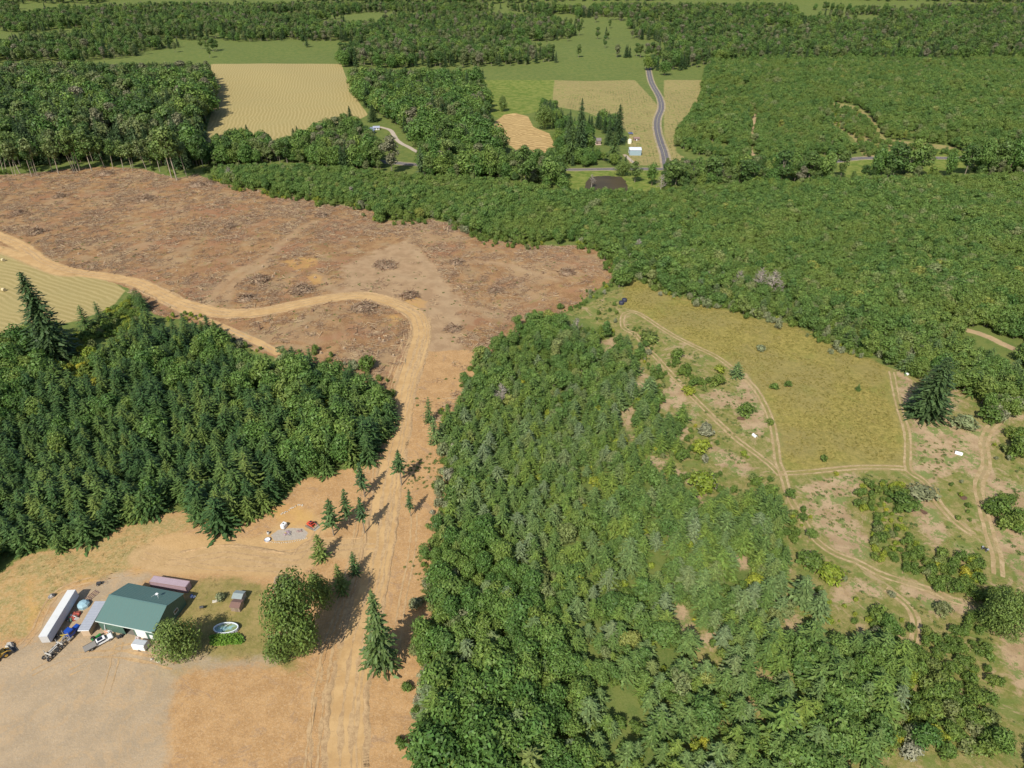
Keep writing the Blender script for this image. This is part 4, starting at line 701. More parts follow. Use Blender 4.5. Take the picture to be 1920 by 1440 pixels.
def scatter(name, P, rot, scl, idx, coll, label, cat):
    """one object: instances of a collection's prototypes on points"""
    me = bpy.data.meshes.new(name); me.vertices.add(len(P)); me.vertices.foreach_set('co', np.ascontiguousarray(P, np.float32).ravel())
    a = me.attributes.new('spin', 'FLOAT', 'POINT'); a.data.foreach_set('value', np.asarray(rot, np.float32))
    a = me.attributes.new('pick', 'INT', 'POINT'); a.data.foreach_set('value', np.asarray(idx, np.int32))
    a = me.attributes.new('size', 'FLOAT_VECTOR', 'POINT'); a.data.foreach_set('vector', np.ascontiguousarray(scl, np.float32).ravel()); me.update()
    o = link(name, me); tag(o, label, cat, kind='stuff')
    ng = bpy.data.node_groups.new(name, 'GeometryNodeTree'); ng.interface.new_socket('Geometry', in_out='INPUT', socket_type='NodeSocketGeometry'); ng.interface.new_socket('Geometry', in_out='OUTPUT', socket_type='NodeSocketGeometry')
    n = ng.nodes; gi = n.new('NodeGroupInput'); go = n.new('NodeGroupOutput'); ins = n.new('GeometryNodeInstanceOnPoints'); ci = n.new('GeometryNodeCollectionInfo')
    ci.inputs['Collection'].default_value = coll; ci.inputs['Separate Children'].default_value = True; ci.inputs['Reset Children'].default_value = True
    def at(nm, ty): q = n.new('GeometryNodeInputNamedAttribute'); q.data_type = ty; q.inputs['Name'].default_value = nm; return q.outputs['Attribute']
    cx = n.new('ShaderNodeCombineXYZ'); L = ng.links.new; L(at('spin', 'FLOAT'), cx.inputs[2])
    L(gi.outputs[0], ins.inputs['Points']); L(ci.outputs[0], ins.inputs['Instance']); ins.inputs['Pick Instance'].default_value = True
    L(at('pick', 'INT'), ins.inputs['Instance Index']); L(cx.outputs[0], ins.inputs['Rotation']); L(at('size', 'FLOAT_VECTOR'), ins.inputs['Scale']); L(ins.outputs[0], go.inputs[0])
    o.modifiers.new('scatter', 'NODES').node_group = ng; return o
BW = {'firD': .24, 'firB': .24, 'alder': .36, 'maple': .40, 'willow': .5, 'gorse': .5, 'shrubG': .5, 'forestF': .21, 'forestB': .2}
NREL = {'firD': .42, 'firB': .46, 'alder': .62, 'maple': .68, 'willow': .62, 'gorse': .66, 'shrubG': .66, 'forestF': .36, 'forestB': .40}   # crown width over height for a growing-factor of 1
STUFFN = {'firD': 'fir_forest', 'firB': 'blue_fir_forest', 'alder': 'alder_forest', 'maple': 'maple_forest', 'willow': 'willow_shrubbery', 'gorse': 'yellow_shrubbery', 'shrubG': 'green_shrubbery', 'forestF': 'old_fir_forest', 'forestB': 'tall_forest'}
KCL = {'fir_tree': 'tree', 'broadleaf_tree': 'tree', 'bush': 'bush', 'forest_tree': 'tree'}
LIMIT = {'fir_tree': 240, 'broadleaf_tree': 290, 'bush': 250, 'forest_tree': 230}
for cl, kinds in CLASS.items():
    R = []; 
    for k in kinds:
        r_ = rowsof(k); bx, by = proj(r_[:, 0], r_[:, 1], r_[:, 2]); tx, ty = proj(r_[:, 0], r_[:, 1], r_[:, 2]+r_[:, 3])
        size = np.where((bx > 0) & (bx < 1920) & (by > 190) & (ty < 1255), (r_[:, 3]*r_[:, 4])**.5*pxm((by+ty)/2), 0); R.append((k, r_, size))
    allsz = np.sort(np.concatenate([q[2] for q in R]))[::-1]; cut = max(allsz[min(LIMIT[cl], len(allsz)-1)], 1e-6)
    for k, r_, size in R:
        sgl = size > cut; w = r_[:, 4]*NREL[k]/(2*BW[k]); rot = rng.random(len(r_))*6.28; pick = rng.integers(0, len(PK[k]), len(r_))
        for i in np.nonzero(sgl)[0]:
            rg = REGN[int(r_[i, 5])]; lab, grp = LAB.get((k, rg), (SPW[k]+' '+REW[rg], (SPW[k]+' '+REW[rg]).replace(' tree ', ' trees ').replace('fir in', 'firs in').replace('bush in', 'bushes in')))
            e = empty(cl, r_[i, :3], rot[i], lab, KCL[cl], grp, (w[i], w[i], r_[i, 3])); v = PK[k][pick[i]]; link('crown', v[0], e); link('trunk', v[1], e)
        m = ~sgl
        if m.sum(): scatter(STUFFN[k], r_[m, :3], rot[m], np.stack([w[m], w[m], r_[m, 3]], 1), pick[m], proto_collection(k), 'dense mass of '+SPW[k].replace(' tree', ' trees').replace('bush', 'bushes').replace('fir', 'firs')+' covering the ground', 'woodland')
    print(cl, [(k, len(r_), int((s > cut).sum())) for k, r_, s in R])

# ------------------------------------------------------------------ slash, sticks and weeds
def stick_cluster(seed, n, spread, lmin, lmax, rmin, rmax, zmax=.25, cone=0.):
    r = np.random.default_rng(seed); tl, mi = [], []
    for i in range(n):
        a = r.random()*6.283; q = r.random()**.6*spread; c_ = np.array([math.cos(a)*q, math.sin(a)*q, r.random()*zmax+cone*max(0, 1-q/spread)*r.uniform(.6, 1)]); b = r.random()*6.283; L = r.uniform(lmin, lmax); e_ = r.normal(0, .16+.25*(cone > 0))
        d = np.array([math.cos(b), math.sin(b), e_]); rd = r.uniform(rmin, rmax)
        v, f = tube([c_-d*L/2, c_+[0, 0, r.normal(0, .04)], c_+d*L/2], [rd, rd*.85, rd*.5], 4); tl.append((v, f)); mi += [r.choice([0, 0, 1, 1, 2])]*len(f)
    V, F = tubes(tl); return V, F, mi
def wood(name, a, b): t = NT(name); return t.done(t.mix(t.rng(t.noise(6, 3, .6, t.objpos()), .35, .65), a, b), .95, .1)
WOODS = [wood('grey_wood', (.37, .275, .185), (.27, .185, .12)), wood('brown_wood', (.18, .11, .07), (.27, .17, .105)), wood('split_wood', (.58, .44, .27), (.46, .34, .20))]
cs = bpy.data.collections.new('prototypes_slash')
for i in range(6):
    V, F, mi = stick_cluster(200+i, 26, 2.3, .4, 2.4, .03, .10, .22) if i < 4 else stick_cluster(200+i, 12, 2.6, 2.0, 5.5, .06, .14, .3)
    o = bpy.data.objects.new('slash_prototype_%02d' % i, np_mesh('slash_bits', V, F, WOODS, mi)); cs.objects.link(o)
P = to_world(CLEARCUT); lo, hi = P.min(0), P.max(0); n = 46000
x = rng.uniform(lo[0], hi[0], n); y = rng.uniform(lo[1], hi[1], n); bx, by = proj(x, y, hz(x, y)); ok = pip(CLEARCUT, bx, by) & (bx > -120)
for L_ in (LINE_HAUL, LINE_HAUL2, LINE_SPUR):
    d, _ = seg_dist(x, y, smooth_line(to_world(L_), 8.), False); ok &= d > 6.0
ok &= ~(pip(CLEANCUT, bx, by) & (rng.random(n) < .88)); ok &= rng.random(n) < .12+1.5*vnoise(x, y, 17)**2.2
for L_ in LINES_SKID:
    d, _ = seg_dist(x, y, smooth_line(to_world(L_), 8.), False); ok &= (d > 3.5) | (rng.random(n) < .15)
x, y = x[ok], y[ok]; m = len(x); s = rng.uniform(.6, 1.25, m); pk = np.where(rng.random(m) < .8, rng.integers(0, 4, m), rng.integers(4, 6, m))
scatter('logging_slash', np.stack([x, y, hz(x, y)], 1), rng.random(m)*6.28, np.stack([s, s, s], 1), pk, cs, 'broken sticks, bark and branches strewn over the clearcut', 'logging debris')
print('slash', m)
# low weeds and grass clumps
def tuft(seed, n, h, sp):
    r = np.random.default_rng(seed); a = r.random(n)*6.283; q = r.random(n)**.6*sp; C = np.stack([np.cos(a)*q, np.sin(a)*q, h*r.uniform(.25, .8, n)], 1)
    Nn = unit(r.normal(0, .6, (n, 3))+[0, 0, .9]); return leaf_quads(C, Nn, r.normal(size=(n, 3)), np.full(n, h*.45)*r.uniform(.6, 1.3, n), np.full(n, h*.25), .4), r.random(n)
def tuft_coll(name, mat, n=36, h=.45, sp=.8):
    c = bpy.data.collections.new(name)
    for i in range(3):
        Q, lv = tuft(300+i, n, h, sp); o = bpy.data.objects.new('%s_%02d' % (name, i), np_mesh(name, Q, np.arange(len(Q)).reshape(-1, 4), [mat], attrs={'lv': ('FACE', lv)})); c.objects.link(o)
    return c
M_WEED = leaf_mat('weed_leaves', [(0, (.10, .16, .04)), (.6, (.15, .20, .05)), (1, (.22, .23, .06))], (.6, 1.3)); M_DRY = leaf_mat('dry_grass', [(0, (.32, .26, .10)), (.5, (.42, .33, .14)), (1, (.24, .22, .07))], (.65, 1.3))
M_MEADOW = leaf_mat('meadow_grass', [(0, (.22, .20, .045)), (.5, (.31, .26, .065)), (1, (.42, .34, .10))], (.65, 1.3))
def strew(name, polys, n, coll, label, cat, smin, smax, holes=(), clump=14, thr=.0, roads=()):
    pts = []
    for poly, k in polys:
        P = to_world(poly); lo, hi = P.min(0), P.max(0); q = int(n*k); x = rng.uniform(lo[0], hi[0], q); y = rng.uniform(lo[1], hi[1], q); bx, by = proj(x, y, hz(x, y)); ok = pip(poly, bx, by) & (vnoise(x, y, clump) > thr)
        for h_ in holes: ok &= ~pip(h_, bx, by)
        for L_ in roads: d, _ = seg_dist(x, y, smooth_line(to_world(L_), 8.), False); ok &= d > 4.2
        pts.append(np.stack([x[ok], y[ok], hz(x[ok], y[ok])], 1))
    P = np.vstack(pts); m = len(P); s = rng.uniform(smin, smax, m); scatter(name, P, rng.random(m)*6.28, np.stack([s, s, s*rng.uniform(.7, 1.3, m)], 1), rng.integers(0, 3, m), coll, label, cat)
CW, CD, CM = tuft_coll('weed_tufts', M_WEED), tuft_coll('dry_tufts', M_DRY, 34, .24, 1.2), tuft_coll('meadow_tufts', M_MEADOW)
CORR = [(765,870),(800,850),(845,860),(850,900),(835,960),(830,1010),(815,1080),(808,1180),(790,1200),(785,1100),(740,1040),(738,960)]
strew('weeds', [(CORR, .07), (ROUGH, 1.6), (CLEARCUT, .6)], 9000, CW, 'low green weeds sprouting on the cleared ground', 'weeds', .35, .95, holes=[MEADOW, [(1200,880),(1290,760),(1100,600),(1060,600),(1100,1500),(1450,1500),(1470,1000),(1440,930),(1330,930)]], clump=7, thr=.55, roads=[LINE_HAUL, LINE_A, LINE_C, LINE_D, LINE_E])
strew('dry_grass', [(BANK, .22), (LAWN, .06), (ROUGH, 1.6), (FARM, .3), (FARM2, .15)], 9000, CD, 'dry grass tufts on the banks and rough ground', 'dry grass', .3, .8, clump=9, thr=.4, roads=[LINE_A, LINE_C, LINE_D, LINE_E])
strew('meadow_grass', [(MEADOW, 1.0)], 16000, CM, 'yellow-green grass tufts of the dry meadow', 'grass', .25, .6, clump=6, thr=.3, roads=[LINE_A, LINE_C, LINE_D])
gx, gy = np.meshgrid(np.arange(0, 240, 3.6), np.arange(0, 420, 5.2)); P = to_world(FARM+FARM2); cx_, cy_ = P[:, 0].min()-20, P[:, 1].min()-20
x = cx_+gx.ravel()+gy.ravel()*.12+rng.normal(0, .35, gx.size); y = cy_+gy.ravel()+rng.normal(0, .5, gx.size); bx, by = proj(x, y, hz(x, y)); ok = (pip(FARM, bx, by) | pip(FARM2, bx, by)) & (vnoise(x, y, 25) > .3) & (rng.random(x.size) < .6)
for L_ in (LINE_SIDE, LINE_MAIN): dd, _ = seg_dist(x, y, smooth_line(to_world(L_), 8.), False); ok &= dd > 7
x, y = x[ok], y[ok]; m = len(x); s = rng.uniform(.7, 1.5, m); scatter('sapling_rows', np.stack([x, y, hz(x, y)], 1), rng.random(m)*6.28, np.stack([s*1.6, s*1.6, s], 1), rng.integers(0, 3, m), proto_collection('firB'), 'rows of knee-high planted conifers in the dry farm field', 'saplings')
# slash piles: each a heap one could count
for i, (bx, by, w, h_, n, lab) in enumerate([
  (487, 527, 10, 3.2, 120, 'tangled root pile left of the orange soil patches in the road loop'), (566, 545, 12, 3.0, 130, 'dense twig pile below the orange soil patches by the road loop'), (683, 578, 12, 2.4, 110, 'brush heap tucked inside the road bend'),
  (768, 556, 9, 2.8, 90, 'log and branch pile beside the tan sawdust at the road bend'), (722, 498, 13, 2.4, 120, 'long brush heap on the scraped ground above the road bend'), (856, 493, 9, 2.0, 70, 'brush heap right of the scraped skid ground'),
  (1064, 512, 9, 2.0, 80, 'brush heap in the right corner of the clearcut'), (196, 327, 14, 3.5, 90, 'brown heap at the top edge of the clearcut near the bare-stemmed trees'), (275, 374, 12, 3, 80, 'brush heap in the upper middle of the left clearcut'),
  (66, 437, 10, 2.6, 90, 'root heap just above the left end of the dirt road'), (112, 369, 9, 2.6, 70, 'dark root heap in the upper left clearcut'), (368, 348, 14, 3, 80, 'mound of slash below the pale broken trunk'),
  (430, 425, 8, 2, 60, 'small slash heap in the middle of the clearcut'), (33, 400, 9, 2.2, 60, 'pale branch heap near the left edge of the clearcut'), (603, 405, 9, 2.2, 60, 'slash heap near the upper right clearcut edge'),
  (845, 430, 8, 2, 60, 'slash heap on the hump of the upper right clearcut'), (850, 618, 8, 1.6, 60, 'grey-green brush heap right of the dirt road'), (930, 545, 9, 1.6, 60, 'flat brush heap in the right clearcut'), (395, 345, 9, 2.2, 50, 'small slash mound beside the pale broken trunk'), (460, 560, 9, 1.8, 70, 'low grey brush heap above the road junction')]):
    V, F, mi = stick_cluster(400+i, int(n*1.8), w*.62, .8, 5.5, .06, .22, .3, h_*1.5)
    r = np.random.default_rng(i); k = 14; base = [(math.cos(a)*w*.44*r.uniform(.8, 1.1), math.sin(a)*w*.44*r.uniform(.8, 1.1), -.1) for a in np.linspace(0, 6.283, k, endpoint=False)]; mid = [(x_*.55, y_*.55, h_*.65*r.uniform(.7, 1.2)) for x_, y_, _ in base]
    o = empty('slash_pile', G(bx, by), i*.8, lab, 'slash pile', 'slash piles of the clearcut'); link('branches', np_mesh('pile_branches', V, F, WOODS, [0 if q == 2 and j % 3 else q for j, q in enumerate(mi)]), o)
    me = bpy.data.meshes.new('pile_soil'); me.from_pydata(base+mid+[(0, 0, h_*.8)], [], [(j, (j+1) % k, k+(j+1) % k, k+j) for j in range(k)]+[(k+j, k+(j+1) % k, 2*k) for j in range(k)]); me.materials.append(WOODS[0]); link('core', me, o)

# ------------------------------------------------------------------ made things
class MB:
    """collects boxes, prisms, tubes and lathes into one mesh"""
    def __init__(s): s.V, s.F, s.mi = [], [], []
    def add(s, v, f, m=0, M=None):
        n = len(s.V); v = [Vector(p) for p in v]
        if M is not None: v = [M @ p for p in v]
        s.V += v; s.F += [tuple(i+n for i in q) for q in f]; s.mi += [m]*len(f); return s
    def box(s, c, d, m=0, rz=0, ry=0, rx=0, taper=(1, 1)):
        x, y, z = d[0]/2, d[1]/2, d[2]/2; tx, ty = taper
        v = [(-x, -y, -z), (x, -y, -z), (x, y, -z), (-x, y, -z), (-x*tx, -y*ty, z), (x*tx, -y*ty, z), (x*tx, y*ty, z), (-x*tx, y*ty, z)]
        M = Matrix.Translation(c) @ Matrix.Rotation(rz, 4, 'Z') @ Matrix.Rotation(ry, 4, 'Y') @ Matrix.Rotation(rx, 4, 'X')
        return s.add(v, [(0, 3, 2, 1), (4, 5, 6, 7), (0, 1, 5, 4), (1, 2, 6, 5), (2, 3, 7, 6), (3, 0, 4, 7)], m, M)
    def prism(s, prof, x0, x1, m=0, axis='X'):
        n = len(prof); f = lambda t, a, b: (t, a, b) if axis == 'X' else (a, t, b)
        v = [f(x0, a, b) for a, b in prof]+[f(x1, a, b) for a, b in prof]
        return s.add(v, [tuple(range(n))[::-1], tuple(range(n, 2*n))]+[(i, (i+1) % n, (i+1) % n+n, i+n) for i in range(n)], m)
    def tube(s, pts, r, seg=8, m=0, cap=True):
        r = r if isinstance(r, (list, tuple)) else [r]*len(pts); V, F = tube(pts, r, seg); F = [tuple(q) for q in F]
        if cap: F += [tuple(range(seg))[::-1], tuple(range((len(pts)-1)*seg, len(pts)*seg))]
        return s.add(V, F, m)
    def lathe(s, prof, seg=24, m=0, c=(0, 0, 0), sx=1, sy=1, M=None):
        V, F = [], []
        for (r, z) in prof:
            for i in range(seg): a = 6.28318*i/seg; V.append((c[0]+r*math.cos(a)*sx, c[1]+r*math.sin(a)*sy, c[2]+z))
        for k in range(len(prof)-1):
            for i in range(seg): F.append((k*seg+i, k*seg+(i+1) % seg, (k+1)*seg+(i+1) % seg, (k+1)*seg+i))
        return s.add(V, F, m, M)
    def quad(s, a, b, c, d, m=0): return s.add([a, b, c, d], [(0, 1, 2, 3)], m)
    def done(s, name, mats, parent=None, loc=(0, 0, 0), smooth=False, bevel=0):
        me = bpy.data.meshes.new(name); me.from_pydata([tuple(v) for v in s.V], [], s.F)
        for m_ in (mats if isinstance(mats, (list, tuple)) else [mats]): me.materials.append(m_)
        me.polygons.foreach_set('material_index', s.mi)
        if bevel:
            bm = bmesh.new(); bm.from_mesh(me); bmesh.ops.remove_doubles(bm, verts=bm.verts, dist=1e-5); bmesh.ops.bevel(bm, geom=list(bm.edges), offset=bevel, segments=2, affect='EDGES', clamp_overlap=True); bm.to_mesh(me); bm.free()
        if smooth:
            for p in me.polygons: p.use_smooth = True
        me.update(); return link(name, me, parent, loc)
def mid(a, b): return ((a[0]+b[0])/2, (a[1]+b[1])/2)
def frame_px(a, b, z=0.):
    """centre, heading and length of something whose long axis ends were measured at pixels a and b, at height z over the terrain"""
    g0 = G(*mid(a, b)).z; A_ = G(a[0], a[1], g0+z); B_ = G(b[0], b[1], g0+z); d = B_-A_; c_ = (A_+B_)/2
    return Vector((c_.x, c_.y, float(hz(c_.x, c_.y)))), math.atan2(d.y, d.x), d.length
WHITE = paint('white_paint', (.78, .78, .76), .45); GREYM = paint('grey_metal', (.42, .43, .45), .5, metal=.2); DARK = paint('dark_metal', (.06, .06, .06), .6); BLACK = paint('black_rubber', (.025, .025, .027), .8); STEEL = paint('bare_steel', (.45, .43, .40), .45, metal=.5)
GLASS = paint('dark_glass', (.015, .02, .04), .12, .6, dirt=.05)
TARP = paint('light_blue_tarp', (.30, .47, .53), .6)
# --- green metal shop
c_, rz, Lf = frame_px((182, 1161.7), (288.8, 1183.5), 4.3); fwd = Vector((math.cos(rz), math.sin(rz), 0)); back = Vector((-math.sin(rz), math.cos(rz), 0)); Wd, Ln = 12.6, Lf
o_ = c_+back*(Wd/2); o_.z = float(hz(o_.x, o_.y)); shop = empty('workshop', o_, rz, 'large green metal workshop with a gable roof and two white doors', 'building')
GREENR = paint('green_roof_metal', (.095, .175, .155), .42, .4, dirt=.12, scale=.35, ribs=(0, .9)); GREENW = paint('green_wall_metal', (.075, .145, .11), .5, .35, dirt=.15, ribs=(0, .6)); GREENW2 = paint('green_gable_metal', (.075, .145, .11), .5, .35, dirt=.15, ribs=(1, .6)); TRIM = paint('pale_trim', (.62, .68, .62), .5)
h0, h1, hw, hl = 4.3, 6.9, Wd/2, Ln/2; yd = 1.7
b = MB()   # front wall in pieces round the open bay, at y = -hw
for (xa, xb, za, zb) in [(-hl, -1.2, 0, h0), (-1.2, 2.0, 3.3, h0), (2.0, hl, 0, h0)]: b.box(((xa+xb)/2, -hw, (za+zb)/2), (xb-xa, .18, zb-za))
b.box((0, hw, h0/2), (Ln, .18, h0)); b.done('wall', GREENW, shop)
b = MB(); g = [(-hw, 0), (hw, 0), (hw, h0), (0, h1-.12), (-hw, h0)]; b.prism(g, -hl-.09, -hl+.09); b.prism(g, hl-.09, hl+.09); b.done('gable_wall', GREENW2, shop)
b = MB(); ov = .45; e0 = h0-ov*(h1-h0)/hw; T_ = .14
b.prism([(-hw-ov, e0), (0, h1), (0, h1+T_), (-hw-ov, e0+T_)], -hl-.25, hl+.25); b.prism([(0, h1), (hw+ov, e0), (hw+ov, e0+T_), (0, h1+T_)], -hl-.25, hl+.25); rf = b.done('roof', GREENR, shop)
MB().box((0, 0, h1+T_+.05), (Ln+.54, .42, .07), 0).done('ridge_cap', paint('ridge_metal', (.12, .21, .19), .4), rf)
MB().box((0, -hw-ov-.06, e0-.02), (Ln+.5, .12, .26)).done('gutter', TRIM, rf)
MB().box((-1.2+1.6, -hw+3.2, .03), (3.2, 6, .06)).done('shop_floor', paint('dark_concrete', (.20, .18, .15), .9), shop)
MB().box((4.25, -hw-.12, 1.65), (3.3, .06, 3.3)).done('garage_door', WHITE, shop); MB().box((7.35, -hw-.12, 1.1), (1.15, .06, 2.2)).done('entry_door', WHITE, shop)
w_ = MB().box((hl+.12, 2.2, 2.2), (.06, 1.5, 1.1)).done('window', GLASS, shop); b = MB(); [b.box(q, d) for q, d in (((.05, .0, .6), (.08, 1.7, .09)), ((.05, 0, -.6), (.08, 1.7, .09)), ((.05, .8, 0), (.08, .09, 1.3)), ((.05, -.8, 0), (.08, .09, 1.3)))]; b.done('window_frame', WHITE, w_, (hl+.12, 2.2, 2.2))
b = MB().tube([(3.6, 3.4, 5.45), (3.6, 3.4, 7.1)], .05); b.tube([(3.6, 3.4, 6.9), (2.0, 2.6, 5.9)], .02).tube([(3.6, 3.4, 7), (4.6, 2.4, 6.2)], .02); b.lathe([(0, 0), (.25, .03), (.45, .14)], 16, c=(3.6, 3.2, 6.7), M=None); b.done('roof_aerial', WHITE, shop)
AREAS.append((o_.x, o_.y, 9))
# --- mauve shipping container
c_, rz, L_ = frame_px((288.5, 1079), (356.5, 1089.5), 2.6); o_ = c_+Vector((math.sin(rz), -math.cos(rz), 0))*1.25; ct = empty('shipping_container', (o_.x, o_.y, float(hz(o_.x, o_.y))-.02), rz, 'faded mauve shipping container with rust stains behind the green workshop', 'container')
MAUVE = paint('mauve_paint', (.37, .255, .285), .6, dirt=.55, ribs=(0, .55)); RUST = paint('rusty_frame', (.30, .19, .17), .8, dirt=.6)
MB().box((0, 0, 1.35), (L_-.1, 2.3, 2.45)).done('body', MAUVE, ct); b = MB()
for sx_ in (-1, 1):
    for sy_ in (-1, 1): b.box((sx_*(L_/2-.06), sy_*1.17, 1.32), (.14, .14, 2.64))
for z_ in (.1, 2.56):
    for sy_ in (-1, 1): b.box((0, sy_*1.18, z_), (L_-.28, .12, .16))
b.done('frame', RUST, ct); MB().box((0, 0, 2.6), (L_-.3, 2.2, .05)).done('roof_sheet', paint('mauve_roof', (.42, .32, .35), .6, dirt=.4, ribs=(0, .6)), ct); MB().box((L_/2+.03, .0, 1.35), (.05, 2.0, 2.2)).done('door', MAUVE, ct)
# --- long white semi-trailer
c_, rz, L_ = frame_px((80, 1193.6), (134.7, 1105.5), 4.0); L_ = 15.8; tr = empty('semi_trailer', c_, rz, 'long white box semi-trailer parked left of the green workshop', 'trailer')
TW = paint('trailer_white', (.56, .58, .64), .5, dirt=.2, scale=.5); MB().box((0, 0, 2.6), (L_, 2.4, 2.8)).done('body', TW, tr, bevel=.05); MB().box((0, 0, 4.0), (L_-.1, 2.3, .05)).done('roof', paint('trailer_roof', (.66, .66, .63), .6, dirt=.35, scale=.4), tr)
MB().box((-L_/2-.03, 0, 2.6), (.05, 2.3, 2.5)).done('rear_door', paint('dull_door', (.50, .49, .47), .6), tr); b = MB().box((0, .55, 1.1), (L_-.6, .14, .3)).box((0, -.55, 1.1), (L_-.6, .14, .3)); b.box((5, .6, .6), (.16, .16, 1.1)).box((5, -.6, .6), (.16, .16, 1.1)).done('chassis', DARK, tr)
def wheel(parent, x, y, r=.5, w=.3, name='wheel', rim=STEEL):
    o = MB().tube([(0, -w/2, 0), (0, w/2, 0)], r, 18).done(name, BLACK, parent, (x, y, r)); MB().tube([(0, -w/2-.02, 0), (0, w/2+.02, 0)], r*.55, 12).done('rim', rim, o); return o
for x_ in (-6.3, -5.1):
    for y_ in (-1.0, 1.0): wheel(tr, x_, y_, .5, .45)
# --- blue log truck
c_, rz, L_ = frame_px((99, 1222), (142, 1181), .8); tk = empty('log_truck', c_, rz, 'blue log truck with a bare chassis standing beside the white semi-trailer', 'truck'); hl = 5.2
BLUE = paint('truck_blue', (.015, .07, .36), .3, .5, dirt=.12)
b = MB().box((3.9, 0, 1.45), (2.1, 1.5, .95), taper=(.94, .9)); b.done('hood', BLUE, tk, bevel=.12)
MB().box((2.05, 0, 1.9), (1.75, 2.2, 1.9), taper=(.9, .92)).done('cab', BLUE, tk, bevel=.12); b = MB().box((2.93, 0, 2.15), (.06, 1.8, .75), ry=-.1).box((2.05, 1.07, 2.15), (1.1, .06, .6)).box((2.05, -1.07, 2.15), (1.1, .06, .6)); b.done('window', GLASS, tk)
for y_ in (-1, 1): MB().box((4.1, y_*.98, 1.0), (1.35, .42, .3)).done('fender', BLUE, tk, bevel=.08); MB().tube([(1.0, y_*1.0, .9), (1.0, y_*1.0, 3.3)], .09, 8).done('exhaust_stack', STEEL, tk); MB().tube([(.2, y_*.95, .8), (1.6, y_*.95, .8)], .32, 12).done('fuel_tank', STEEL, tk)
b = MB().box((-1.0, .42, .95), (10, .12, .28)).box((-1.0, -.42, .95), (10, .12, .28)); [b.box((x_, 0, .95), (.12, .84, .2)) for x_ in (-5.5, -4, -2.4, -.6, 1)]; b.done('chassis', paint('dusty_chassis', (.33, .30, .25), .8), tk)
b = MB()
for x_ in (-1.3, -4.9): b.box((x_, 0, 1.35), (.3, 2.3, .28)); b.box((x_, 1.1, 1.9), (.14, .12, 1.1)); b.box((x_, -1.1, 1.9), (.14, .12, 1.1))
b.box((-3.0, .2, 1.5), (2.8, .3, .3)).box((-3.4, -.35, 1.5), (2.2, .25, .25)); b.done('log_bunk', paint('pale_bunk', (.50, .47, .41), .7), tk); MB().box((.75, .3, 2.2), (.12, 2.0, .12), rz=.5).box((.2, .7, 1.7), (2.2, .1, .1), rz=.35).done('yellow_rail', paint('yellow_paint', (.70, .50, .05), .5), tk)
MB().box((5.05, 0, .75), (.2, 2.3, .4)).done('bumper', STEEL, tk, bevel=.04)
for x_, ys in ((4.1, (-1, 1)), (-1.4, (-.95, .95)), (-2.7, (-.95, .95)), (-4.5, (-.95, .95)), (-5.7, (-.95, .95))):
    for y_ in ys: wheel(tk, x_, y_, .52, .5 if x_ < 3 else .3)
# --- narrow shed with corrugated roof
c_, rz, L_ = frame_px((156.5, 1181), (187.5, 1128), 2.9); sh = empty('lean_to_shed', c_, rz, 'narrow shed with a corrugated grey roof standing along the left wall of the green workshop', 'shed'); L_ = min(L_, 11)
MB().box((0, 0, 1.3), (L_-.3, 2.2, 2.6)).done('wall', paint('tan_boards', (.50, .37, .24), .8, dirt=.4, ribs=(0, .3)), sh); MB().box((0, 0, 2.78), (L_+.3, 3.0, .1), rx=.06).done('roof', paint('grey_corrugated', (.40, .42, .46), .5, dirt=.3, ribs=(0, .55)), sh); MB().box((-L_/2-.2, 0, 2.7), (.1, 3.0, .2)).done('fascia', WHITE, sh)
# --- white pickup with flat deck
c_, rz, L_ = frame_px((163, 1216), (209, 1191), .9); pk_ = empty('pickup_truck', c_, rz, 'white crew-cab pickup with a grey flat deck parked in front of the green workshop', 'pickup truck')
MB().box((-.1, 0, .78), (.1, .1, .1)); b = MB().box((1.2, 0, .85), (4.3, 1.9, .7), taper=(.98, .95)); bd = b.done('body', WHITE, pk_, bevel=.14)
MB().box((.55, 0, 1.5), (2.7, 1.72, .68), taper=(.78, .86)).done('cab', WHITE, pk_, bevel=.1)
b = MB().box((1.78, 0, 1.49), (.09, 1.5, .62), ry=-.62); b.box((.5, .84, 1.5), (2.0, .06, .42), rx=.17).box((.5, -.84, 1.5), (2.0, .06, .42), rx=-.17); b.done('window', GLASS, pk_); MB().box((.35, .0, 1.855), (1.3, 1.15, .03)).done('roof_panel', GLASS, pk_)
MB().box((-2.3, 0, 1.05), (3.1, 2.25, .14)).done('deck', paint('grey_deck', (.26, .24, .21), .85, dirt=.5, ribs=(1, .3)), pk_); b = MB().box((-2.3, 1.12, 1.14), (3.1, .06, .12)).box((-2.3, -1.12, 1.14), (3.1, .06, .12)).box((-.78, 0, 1.4), (.08, 2.2, .6)); b.box((-2.3, .4, .75), (3.1, .1, .25)).box((-2.3, -.4, .75), (3.1, .1, .25)); b.done('deck_frame', DARK, pk_)
MB().box((3.38, 0, .6), (.16, 1.8, .25)).done('bumper', STEEL, pk_, bevel=.04)
for y_ in (-.65, .65): MB().box((3.33, y_, .92), (.08, .32, .2)).done('headlight', paint('lamp_glass', (.6, .6, .58), .2), pk_, bevel=.03)
for x_ in (2.4, -2.2):
    for y_ in (-.87, .87): wheel(pk_, x_, y_, .42, .3)
